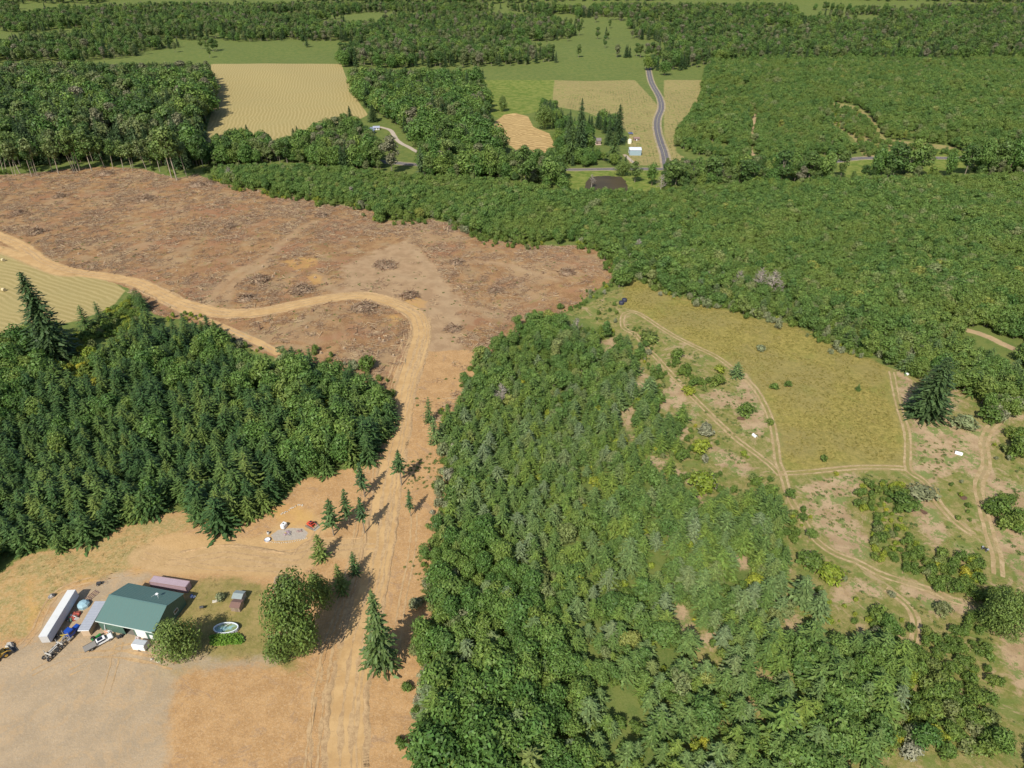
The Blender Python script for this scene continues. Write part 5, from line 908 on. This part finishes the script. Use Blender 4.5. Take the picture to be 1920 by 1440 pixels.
# --- small white cargo trailer
c_, rz, L_ = frame_px((249.5, 1203.5), (273, 1206.5), 2.3); cg = empty('cargo_trailer', c_, rz, 'small white enclosed trailer in front of the white garage door', 'trailer')
MB().prism([(-1.05, .4), (1.05, .4), (1.05, 2.2), (.8, 2.42), (-.8, 2.42), (-1.05, 2.2)], -1.8, 1.8).done('body', WHITE, cg); MB().box((0, 0, 2.44), (3.5, 1.55, .05)).done('roof', paint('grey_sheet', (.45, .47, .48), .5), cg); MB().box((1.83, 0, 1.3), (.05, 1.7, 1.6)).done('rear_door', paint('dull_white', (.55, .55, .52), .6), cg); MB().box((-2.3, 0, .45), (1.2, .12, .1)).box((-2.1, .35, .45), (.9, .08, .08), rz=-.5).box((-2.1, -.35, .45), (.9, .08, .08), rz=.5).done('drawbar', DARK, cg)
for y_ in (-1, 1): wheel(cg, 0, y_, .34, .2)
# --- oval pool
c_, rz, L_ = frame_px((400.5, 1177), (446.5, 1175.5), 1.1); pl = empty('oval_pool', c_, rz, 'oval above-ground swimming pool with a pale rim and green-tinted water on the lawn', 'pool'); a_, bb = 3.35, 1.75
MB().lathe([(1, 0), (1.0, 1.05)], 40, sx=a_, sy=bb).lathe([(.97, 1.05), (.93, .1)], 40, sx=a_, sy=bb).done('wall', paint('pool_wall', (.50, .50, .55), .6, dirt=.5), pl, smooth=True)
MB().lathe([(1.02, 1.0), (1.03, 1.12), (.95, 1.14), (.94, 1.0)], 40, sx=a_, sy=bb).done('rim', paint('pool_rim', (.72, .78, .80), .5), pl, smooth=True); b = MB()
for i in range(16): a = i*6.283/16; b.box((math.cos(a)*a_*1.03, math.sin(a)*bb*1.05, .5), (.1, .12, 1.0), rz=a)
b.done('posts', paint('pool_posts', (.60, .58, .60), .6), pl)
t = NT('pool_water'); M_ = t.done(t.mix(t.rng(t.noise(.55, 3, .6, t.objpos()), .4, .6), (.26, .42, .42), (.20, .25, .10)), .2, .4); MB().add([(0, 0, .55)]+[(math.cos(i*.157)*a_*.95, math.sin(i*.157)*bb*.95, .55) for i in range(40)], [(0, i+1, (i+1) % 40+1) for i in range(40)]).done('water', M_, pl); MB().tube([(-.6, .5, .9), (.9, 1.3, 1.15)], .05).done('pool_ladder', WHITE, pl)
# --- garden plants
Pg = [(399,1196),(448,1194),(455,1204),(400,1208)]
strew('garden_plants', [(Pg, 1.)], 900, tuft_coll('garden_tufts', leaf_mat('garden_leaves', [(0, (.12, .24, .03)), (1, (.19, .30, .04))]), 50, .9, .7), 'row of bright green garden plants below the oval pool', 'plants', .5, 1.0)
# --- twin little sheds
for nm, px_, rf_, z_, lab, cl_ in (('garden_shed', (450.5, 1124), (.28, .33, .32), 2.3, 'small shed with a grey-green roof, uphill one of the joined pair on the lawn', (.35, .33, .30)), ('garden_shed', (446.3, 1140), (.20, .115, .09), 2.2, 'small shed with a brown roof, downhill one of the joined pair on the lawn', (.33, .25, .18))):
    g = G(*px_); s_ = empty(nm, (g.x, g.y, float(hz(g.x, g.y))), -.12, lab, 'shed'); MB().box((0, 0, z_*.45), (2.7, 2.6, z_*.9)).done('wall', paint(nm+'_wall', cl_, .8, dirt=.4, ribs=(0, .25)), s_)
    MB().prism([(-1.5, z_*.86), (0, z_*1.12), (1.5, z_*.86), (1.5, z_*.92), (0, z_*1.18), (-1.5, z_*.92)], -1.55, 1.55).done('roof', paint(nm+'_roof', rf_, .8, dirt=.5, ribs=(0, .35)), s_); MB().box((.3, -1.33, .9), (.8, .06, 1.7)).done('door', paint(nm+'_door', tuple(c*.7 for c in cl_), .8), s_)
# --- machines
def tracked(name, pa, pb, col, label, cat, L, Wm, bucket=True, blade=False):
    c_, rz, _ = frame_px(pa, pb, 1.); m = empty(name, c_, rz, label, cat); pc = paint(name+'_paint', col, .5, dirt=.3)
    for y_ in (-1, 1):
        MB().prism([(-L*.42, .1), (-L*.3, 0), (L*.3, 0), (L*.42, .15), (L*.42, .55), (L*.3, .75), (-L*.3, .75), (-L*.42, .6)], y_*Wm/2-.2, y_*Wm/2+.2, axis='Y').done('track', paint(name+'_track', (.20, .17, .13), .9), m)
    MB().box((-L*.12, 0, .95), (L*.55, Wm*.62, .75)).done('body', pc, m, bevel=.08); MB().box((-L*.02, 0, 1.65), (L*.28, Wm*.55, 1.0), taper=(.85, .88)).done('cab', pc, m, bevel=.08); b = MB().box((L*.115, 0, 1.7), (.05, Wm*.42, .6)).box((0, Wm*.262, 1.7), (L*.2, .05, .6)).box((0, -Wm*.262, 1.7), (L*.2, .05, .6)).box((-L*.02, 0, 2.17), (L*.17, Wm*.34, .03)); b.done('window', GLASS, m)
    for y_ in (-1, 1): MB().tube([(-L*.2, y_*Wm*.36, 1.5), (L*.25, y_*Wm*.36, 1.0), (L*.46, y_*Wm*.36, .45)], .09, 6).done('lift_arm', pc, m)
    MB().prism([(L*.44, .02), (L*.62, .05), (L*.62, .12), (L*.5, .2), (L*.48, .75), (L*.43, .8)], -Wm*.55, Wm*.55, axis='Y').done('bucket' if bucket else 'blade', paint(name+'_bucket', (.36, .34, .28), .7), m); return m
tracked('track_loader', (576, 979), (592, 987), (.62, .085, .04), 'red and grey tracked loader on orange soil above the gravel pad', 'loader', 4.2, 2.2)
dz = tracked('bulldozer', (529, 1073), (523, 1102), (.22, .17, .06), 'dusty olive-brown bulldozer parked below the driveway with its blade lowered', 'bulldozer', 5.2, 2.6, False); MB().box((2.9, 0, .55), (.15, 4.2, .9)).done('wide_blade', paint('worn_blade', (.45, .38, .30), .6), dz); MB().box((.3, -1.75, .9), (3.6, .12, .35)).done('push_frame', paint('worn_frame', (.50, .42, .32), .7), dz)
c_, rz, _ = frame_px((-15, 1235), (7, 1221), 1.5); yl = empty('wheel_loader', c_, rz, 'yellow wheel loader with a dark raised bucket at the left edge of the yard', 'loader'); YEL = paint('machine_yellow', (.55, .33, .06), .5, dirt=.25)
MB().box((-1.2, 0, 1.5), (3.0, 1.9, 1.2)).done('engine_cover', YEL, yl, bevel=.15); MB().box((.8, 0, 1.2), (1.6, 1.6, .7)).done('front_frame', YEL, yl, bevel=.1); MB().box((-.2, 0, 2.6), (1.4, 1.4, 1.2), taper=(.85, .85)).done('cab', YEL, yl, bevel=.08); MB().box((-.2, .0, 2.6), (1.43, 1.1, .7)).box((-.2, 0, 2.6), (1.1, 1.45, .7)).done('window', GLASS, yl)
for y_ in (-.7, .7): MB().tube([(.6, y_, 1.7), (2.0, y_, 1.5), (2.9, y_, .7)], .14, 6).done('lift_arm', YEL, yl)
MB().prism([(2.8, .1), (4.0, .2), (4.0, .3), (3.1, .5), (2.95, 1.3), (2.75, 1.3)], -1.5, 1.5, axis='Y').done('bucket', DARK, yl)
for x_ in (-1.6, 1.3):
    for y_ in (-1.1, 1.1): wheel(yl, x_, y_, .75, .5, rim=YEL)
c_, rz, _ = frame_px((174, 1199), (187, 1190), .8); gt = empty('garden_tractor', c_, rz, 'small green tractor beside the white pickup', 'tractor'); GRN = paint('tractor_green', (.03, .24, .06), .45)
MB().box((.5, 0, .8), (1.5, .65, .55)).done('hood', GRN, gt, bevel=.1); MB().box((-.75, 0, .75), (1.0, .9, .35)).done('seat_deck', GRN, gt, bevel=.06); MB().box((-.6, 0, 1.15), (.5, .5, .45)).done('seat', BLACK, gt, bevel=.05); MB().tube([(-.95, -.4, .9), (-.95, -.4, 1.9), (-.95, .4, 1.9), (-.95, .4, .9)], .04, 6).done('roll_bar', DARK, gt)
for x_, y_, r_ in ((-.7, -.65, .58), (-.7, .65, .58), (1.0, -.5, .35), (1.0, .5, .35)): wheel(gt, x_, y_, r_, .28, rim=paint('rim_yellow', (.6, .45, .05), .5))
# --- odds and ends in the yard
def lump(name, px_, w, d, h, mat, label, cat, seed=0, rz=0, group=None, parts=6):
    r = np.random.default_rng(seed); b = MB()
    for i in range(parts):
        sx_ = w*r.uniform(.3, .55); b.box((r.uniform(-.28, .28)*w, r.uniform(-.28, .28)*d, h*r.uniform(.18, .42)), (sx_, d*r.uniform(.3, .55), h*r.uniform(.4, .8)), m=int(r.integers(0, len(mat))), rz=r.random()*3, ry=r.normal(0, .25), rx=r.normal(0, .25), taper=(.7, .8))
    g = G(*px_); o = b.done(name, mat, None, g, bevel=.04); o.rotation_euler[2] = rz; return tag(o, label, cat, group)
RK = paint('grey_rock', (.42, .39, .34), .9, dirt=.4); RK2 = paint('pale_rock', (.60, .55, .45), .9, dirt=.3)
e_ = empty('tarp_cover', G(157.8, 1136), .4, 'light blue faceted tarp cover between the white semi-trailer and the narrow shed', 'tarp'); MB().lathe([(1.65, 0), (1.7, .9), (1.1, 1.5), (.02, 1.75)], 8).done('tarp_sheet', TARP, e_); MB().box((0, 0, .08), (2.6, 2.6, .14)).done('pallet', WOODS[0], e_)
e_ = empty('steel_rack', G(171, 1119), 1.15, 'rusty ladder-like steel rack lying behind the light blue tarp cover', 'rack'); b = MB(); [b.box((0, y_, .15), (4.6, .08, .12)) for y_ in (-.9, -.3, .3, .9)]; b.done('rails', RUST, e_); b = MB(); [b.box((x_, 0, .26), (.08, 2.0, .08)) for x_ in (-1.8, -.6, .6, 1.8)]; b.done('crossbars', RUST, e_)
lump('scrap_pile', (139, 1158), 4.6, 2.2, 1.4, [DARK, STEEL, paint('red_scrap', (.4, .08, .05), .6), WHITE, paint('green_scrap', (.05, .14, .08), .6)], 'heap of mixed machine parts in the shadow of the white semi-trailer', 'scrap heap', 3, .9, parts=22)
lump('scrap_pile', (97, 1120), 2.4, 1.6, 1.2, [DARK, STEEL, RK], 'grey engine block and junk on the slope above the white semi-trailer', 'scrap heap', 4, 1.0, parts=8); lump('scrap_pile', (204, 1184), 3.6, 1.3, .8, [WHITE, paint('orange_scrap', (.5, .2, .06), .7), RK2, DARK], 'pale and orange clutter along the front wall of the green workshop', 'clutter', 5, -.2, parts=12)
lump('scrap_pile', (259, 1196), 1.9, 1.5, .9, [WHITE, RK2, RUST], 'white sacks heaped in front of the white garage door', 'sacks', 6, parts=7); lump('scrap_pile', (226, 1193), 1.0, 3.0, .9, [DARK, BLACK], 'black gear lying at the open bay of the green workshop', 'clutter', 7, -.6, parts=7); lump('scrap_pile', (362, 1119), 2.0, 1.2, .7, [paint('blue_tarp', (.10, .12, .40), .5), WHITE, STEEL], 'blue and silver clutter at the right end of the mauve container', 'clutter', 8, parts=6)
b = MB().tube([(0, 0, 0), (.5, .3, 3.0)], .09, 6); tag(b.done('leaning_post', WHITE, None, G(198, 1186)), 'white post leaning against the left front corner of the green workshop', 'post')
e_ = empty('hand_cart', G(186.7, 1096), .3, 'dark small cart with a big hoop on the gravel behind the white semi-trailer', 'cart'); MB().box((0, 0, .7), (1.3, .9, .5)).done('box', DARK, e_, bevel=.05); MB().tube([(.6, 0, .6), (1.8, 0, .4)], .04).done('handle', DARK, e_); wheel(e_, -.3, .55, .35, .1); wheel(e_, -.3, -.55, .35, .1); MB().tube([(1.6+.7*math.cos(a), .7*math.sin(a), .15) for a in np.linspace(0, 6.283, 20)], .03, 5, cap=False).done('hoop', STEEL, e_)
e_ = empty('fire_pit', G(379.5, 1142), .2, 'black barbecue barrel on the lawn between the workshop and the little sheds', 'barbecue'); MB().tube([(-.55, 0, .9), (.55, 0, .9)], .38, 12).done('barrel', DARK, e_); b = MB(); [b.tube([(x_, y_, 0), (x_*.7, y_*.6, .9)], .04, 5) for x_ in (-.5, .5) for y_ in (-.35, .35)]; b.done('stand', DARK, e_)
e_ = empty('water_tank', G(533, 989), 1.2, 'white box-shaped water tank standing at the rim of the gravel pad', 'tank'); MB().box((0, 0, .95), (2.0, 1.5, 1.7)).done('tank', WHITE, e_, bevel=.18); MB().box((0, 0, .07), (2.1, 1.6, .14)).done('pallet', WOODS[0], e_); MB().tube([(0, 0, 1.8), (0, 0, 1.9)], .25, 12).done('cap', DARK, e_)
e_ = empty('round_tub', G(501.7, 1013.5), 0, 'shiny white round tub with a dark rim at the left end of the gravel pad', 'tub'); MB().lathe([(.8, 0), (.95, .5), (.85, .52), (.7, .25), (.01, .25)], 24).done('tub', WHITE, e_, smooth=True); MB().lathe([(.95, .5), (1.02, .54), (.93, .58)], 24).done('rim', paint('dark_blue_rim', (.05, .04, .12), .5), e_)
e_ = empty('barrel', G(503.3, 1001.5), 0, 'small grey-white barrel beside the round tub', 'barrel'); MB().lathe([(.01, 0), (.38, 0), (.42, .3), (.42, .8), (.38, 1.05), (.01, 1.05)], 16).done('barrel_body', paint('old_white', (.55, .53, .48), .6), e_, smooth=True); MB().lathe([(.3, 1.05), (.3, 1.1), (.01, 1.1)], 16).done('lid', DARK, e_)
lump('tool_heap', (541, 1000), 3.0, 1.8, .6, [RUST, paint('yellow_tool', (.6, .45, .05), .6), STEEL, paint('mauve_junk', (.33, .24, .28), .7)], 'low heap of rusty tools with a yellow piece on the gravel pad', 'tools', 9, parts=12); lump('tool_heap', (563, 996), 2.8, .8, .5, [RUST, STEEL], 'row of rusty bars on the right end of the gravel pad', 'tools', 10, parts=9)
for i in range(22):
    t_ = i/21; px_ = 505+70*t_; py_ = 1016+5*math.sin(t_*3.1)-7*t_; lump('border_stone', (px_, py_), .6, .5, .4, [RK2], 'pale stone in the row edging the lower side of the gravel pad', 'stone', 20+i, group='stones edging the gravel pad', parts=2)
for i in range(16):
    t_ = i/15; px_ = 528+40*t_+random.uniform(-1.5, 1.5); py_ = 964-17*min(1, t_*1.3)+random.uniform(-1.5, 1.5); lump('rubble_stone', (px_, py_), .8, .7, .5, [RK2, RK], 'pale rock in the rubble line above the red tracked loader', 'rock', 50+i, group='rubble above the red tracked loader', parts=2)
lump('boulder', (404.5, 1127), 1.8, 1.4, .9, [RK2], 'pale boulder beside the thin brown bush on the lawn', 'boulder', 80, parts=4); lump('boulder', (20, 1212), 3.6, 2.2, 1.2, [RK, RK2], 'grey rubble mound in front of the yellow wheel loader', 'rubble', 81, parts=9)
lump('boulder', (284, 1237), 1.0, .8, .6, [RK2], 'left grey rock at the foot of the round bright green tree', 'rock', 82, parts=3); lump('boulder', (297, 1242), 1.1, .8, .6, [RK2], 'right grey rock at the foot of the round bright green tree', 'rock', 83, parts=3)
lump('log_slab', (722, 630), 2.9, 1.0, .7, [WOODS[2]], 'single pale log slab lying inside the road loop', 'log', 84, parts=3)
for (bx, by, h_, lab) in [(487, 618, 2.6, 'dark upright stump beside the spur at the road junction'), (612, 534, 1.6, 'short dark post right of the orange soil patches'), (586, 584, 1.2, 'small dark stump below the dirt road in the loop')]:
    e_ = empty('tree_stump', G(bx, by), 0, lab, 'stump'); MB().tube([(0, 0, -.1), (.05, 0, h_*.5), (.1, .05, h_)], [.75, .55, .45], 9).done('trunk', WOODS[1], e_); b = MB(); [b.tube([(0, 0, .3), (math.cos(a)*.8, math.sin(a)*.8, .15), (math.cos(a)*1.3, math.sin(a)*1.3, -.05)], [.25, .15, .05], 5) for a in (0, 1.4, 2.7, 4.1, 5.3)]; b.done('roots', WOODS[1], e_)
V, F = tubes([tube([(0, 0, -.1), (0, 0, .35), (.03, 0, .75)], [.62, .42, .36], 9)]+[tube([(0, 0, .25), (math.cos(a)*.6, math.sin(a)*.6, .12), (math.cos(a)*1.05, math.sin(a)*1.05, -.08)], [.2, .13, .05], 5) for a in (0.2, 1.5, 2.6, 3.9, 5.1)]); sm = np_mesh('stump_wood', V, F, [WOODS[0]]); cutm = MB().tube([(.03, 0, .74), (.03, 0, .79)], .34, 9).done('cut_face', WOODS[2]); cme = cutm.data; bpy.data.objects.remove(cutm)
k = 0
while k < 90:
    px_, py_ = random.uniform(0, 1140), random.uniform(335, 670)
    if not pip(CLEARCUT, np.array([px_]), np.array([py_]))[0] or pip(CLEANCUT, np.array([px_]), np.array([py_]))[0]: continue
    g = G(px_, py_)
    if min(seg_dist(np.array([g.x]), np.array([g.y]), to_world(l_), False)[0][0] for l_ in (LINE_HAUL, LINE_SPUR, LINE_HAUL2)) < 6: continue
    k += 1; s_ = random.uniform(.7, 1.5); e_ = empty('tree_stump', g, random.random()*6, 'small grey cut stump among the slash of the clearcut', 'stump', 'cut stumps scattered over the clearcut', (s_, s_, s_*random.uniform(.7, 1.2))); link('stump_wood', sm, e_); link('cut_face', cme, e_)
# --- hay bales
for i, (bx, by, lab) in enumerate([(7, 490, 'round hay bale nearest the dirt road on the stubble field'), (44, 533, 'round hay bale closest to the very tall fir'), (8, 546, 'round hay bale lowest on the stubble field')]):
    t = NT('hay_bale'); M_ = t.done(t.mix(t.rng(t.noise(5, 4, .7, t.objpos()), .35, .65), (.50, .40, .22), (.62, .52, .32)), .95, .1); o = MB().tube([(-.85, 0, .95), (.85, 0, .95)], .98, 20).done('hay_bale', M_, None, G(bx, by), bevel=.05); o.rotation_euler[2] = -.5+.1*i; tag(o, lab, 'hay bale', 'round bales on the stubble field')
# --- water tanks, arched shelters, quad bike
for bx, by, lab in ((1165, 570, 'nearer of the two round black water tanks at the top of the meadow'), (1170.6, 565, 'farther of the two round black water tanks at the top of the meadow')):
    e_ = empty('water_tank', G(bx, by), .4, lab, 'water tank', 'round black tanks at the top of the meadow'); BT = paint('black_tank', (.035, .037, .06), .5); MB().lathe([(1.4, 0), (1.42, 1.3), (1.25, 1.62), (.3, 1.9), (.01, 1.9)], 24).done('tank', BT, e_, smooth=True); MB().lathe([(.3, 1.88), (.3, 1.98), (.01, 1.98)], 14).done('lid', BT, e_)
for (bx, by, rz, sc, lab) in ((1415, 818, 2.0, .62, 'white arched shelter below the brown puddle beside the meadow track'), (1797, 851, -.55, .72, 'white arched shelter on bare earth right of the dry meadow'), (1701, 702, 1.9, .55, 'small white arched shelter at the top corner of the meadow by the wide dark fir')):
    e_ = empty('arched_shelter', G(bx, by), rz, lab, 'shelter', 'white arched shelters'); e_.scale = (sc,)*3; A9 = np.linspace(0, math.pi, 12); pr = [(math.cos(a)*1.0, math.sin(a)*1.35) for a in A9]; inn = [(math.cos(a)*.93, math.sin(a)*1.28) for a in A9[::-1]]
    b = MB(); n_ = len(pr); prof = pr+inn; v = [(-1.7, a, c) for a, c in prof]+[(1.7, a, c) for a, c in prof]; N2 = len(prof); b.add(v, [(i, (i+1) % N2, (i+1) % N2+N2, i+N2) for i in range(N2)]); b.done('shell', WHITE, e_); MB().prism(inn, 1.5, 1.6).done('end_panel', WHITE, e_)
e_ = empty('quad_bike', G(1846, 1031), 2.2, 'dark quad bike half hidden in the bushes beside the lower right track', 'quad bike'); MB().box((0, 0, .65), (1.5, .55, .4)).done('body', DARK, e_, bevel=.1); MB().box((-.15, 0, .92), (.8, .4, .16)).done('seat', BLACK, e_, bevel=.05); MB().tube([(.5, -.4, 1.1), (.45, 0, 1.0), (.5, .4, 1.1)], .03, 6).done('handlebar', STEEL, e_); b = MB().box((.75, 0, .85), (.4, .8, .05)).box((-.75, 0, .85), (.5, .9, .05)); b.done('rack', GREYM, e_)
for x_ in (-.6, .6):
    for y_ in (-.45, .45): wheel(e_, x_, y_, .3, .25)
# --- farm houses across the valley
g = G(1111, 271); hs = empty('farmhouse', g, -.05, 'grey-roofed gabled farmhouse with a wall of white-framed windows among tall firs', 'house'); SHG = paint('grey_shingles', (.20, .17, .17), .9, dirt=.4); SID = paint('brown_siding', (.30, .22, .18), .8); CRM = paint('cream_frames', (.80, .74, .58), .6)
MB().prism([(-3.9, 0), (3.9, 0), (3.9, 3.2), (0, 7.2), (-3.9, 3.2)], 0, 13, axis='Y').done('wall', SID, hs); MB().prism([(-4.6, 2.6), (0, 7.3), (4.6, 2.6), (4.6, 2.85), (0, 7.6), (-4.6, 2.85)], -.8, 13.5, axis='Y').done('roof', SHG, hs)
w_ = MB().prism([(-3.1, .9), (3.1, .9), (3.1, 3.1), (0, 5.9), (-3.1, 3.1)], -.12, -.06, axis='Y').done('window', GLASS, hs); b = MB(); [b.box((x_, -.17, 2.3+(1.4-abs(x_)*.45)), (.28, .1, 2.8+(2.8-abs(x_)*.9))) for x_ in (-3.1, -1.55, 0, 1.55, 3.1)]; b.box((0, -.17, 1.0), (6.6, .1, .5)).box((0, -.17, 3.2), (6.6, .1, .5)); b.done('window_frame', CRM, w_)
MB().box((6.2, 6, 1.5), (4.4, 6, 3.0)).done('wing', SID, hs); MB().prism([(2.6, 2.9), (6, 4.9), (9.4, 2.9), (9.4, 3.15), (6, 5.15), (2.6, 3.15)], 3.7, 8.8).done('wing_roof', SHG, hs); MB().box((5.5, -1.6, .4), (6, 3, .3)).done('deck', paint('pinkish_deck', (.55, .40, .30), .8), hs)
g = G(1191, 291.5); bn = empty('metal_barn', g, -.02, 'light blue metal barn with a white roof and an open end beside the farm field', 'barn'); MB().box((0, 0, 2.4), (11, .2, 4.8)).box((0, 9, 2.4), (11, .2, 4.8)).box((5.4, 4.5, 2.4), (.2, 8.8, 4.8)).done('wall', paint('blue_metal', (.30, .40, .45), .5, ribs=(0, .6)), bn); MB().prism([(-.5, 4.8), (4.5, 6.4), (9.5, 4.8), (9.5, 5.0), (4.5, 6.6), (-.5, 5.0)], -5.8, 5.7).done('roof', paint('white_roof', (.62, .66, .72), .45, ribs=(0, .6)), bn)
MB().prism([(0, 4.2), (9, 4.2), (9, 4.8), (4.5, 6.3), (0, 4.8)], -5.5, -5.3).box((-5.4, .3, 2.1), (.2, .6, 4.2)).box((-5.4, 8.7, 2.1), (.2, .6, 4.2)).done('open_end', paint('cream_metal', (.62, .60, .48), .5), bn); MB().box((.0, 4.5, .05), (10.6, 8.6, .1)).done('barn_floor', paint('barn_floor', (.15, .13, .11), .9), bn)
e_ = empty('grain_tank', G(1180.4, 269), 0, 'cream domed tank behind the light blue metal barn', 'tank'); MB().lathe([(2.0, 0), (2.0, 3.4), (1.3, 4.3), (.01, 4.7)], 20).done('tank', CRM, e_, smooth=True); MB().lathe([(2.02, 3.3), (2.1, 3.4), (2.02, 3.5)], 20).done('rim', GREYM, e_)
def cottage(px_, w, d, h, rz, roofc, wallc, label, name='cottage', cat='house'):
    e = empty(name, G(*px_), rz, label, cat); MB().box((0, 0, h/2), (w, d, h)).done('wall', paint('cottage_wall', wallc, .8), e); MB().prism([(-d/2-.5, h-.2), (0, h+d*.26), (d/2+.5, h-.2), (d/2+.5, h), (0, h+d*.26+.22), (-d/2-.5, h)], -w/2-.5, w/2+.5).done('roof', paint('cottage_roof', roofc, .6, dirt=.2), e)
    w_ = MB().box((-w*.2, -d/2-.04, h*.5), (w*.18, .06, h*.35)).box((w*.22, -d/2-.04, h*.5), (w*.18, .06, h*.35)).done('window', GLASS, e); MB().box((0, -d/2-.04, h*.36), (1.0, .07, h*.7)).done('door', WHITE, e)
cottage((694.5, 250), 7.5, 8.5, 3.2, 1.45, (.26, .31, .42), (.45, .43, .40), 'house with a slate blue roof at the top of the curving driveway'); cottage((706, 243), 6.5, 4.5, 2.4, .15, (.34, .36, .45), (.6, .58, .55), 'pale garage adjoining the slate blue roofed house', 'garage', 'garage'); cottage((657, 249), 6, 5, 2.8, -.6, (.30, .36, .44), (.45, .43, .4), 'small outbuilding with a blue-grey roof hidden in trees below the striped hayfield', 'outbuilding', 'outbuilding')
cottage((1193, 263), 5.5, 3.5, 2.2, .05, (.26, .17, .14), (.3, .2, .16), 'small brown shed at the edge of the farm field', 'field_shed', 'shed'); cottage((1163.5, 266), 3.8, 3.0, 2.2, 0., (.55, .54, .48), (.5, .5, .45), 'tiny pale outbuilding right of the broad fir by the farmhouse', 'outbuilding', 'outbuilding')
e_ = empty('trampoline', G(1182.4, 251), 0, 'dark blue rectangular trampoline on a sandy patch behind the metal barn', 'trampoline'); MB().box((0, 0, .8), (4.2, 7.0, .06)).done('mat', paint('blue_mat', (.07, .09, .20), .6), e_); b = MB().box((0, 3.6, .8), (4.6, .2, .12)).box((0, -3.6, .8), (4.6, .2, .12)).box((2.2, 0, .8), (.2, 7, .12)).box((-2.2, 0, .8), (.2, 7, .12)); [b.box((x_, y_, .4), (.1, .1, .8)) for x_ in (-2.2, 2.2) for y_ in (-3.4, 3.4)]; b.done('frame', GREYM, e_)
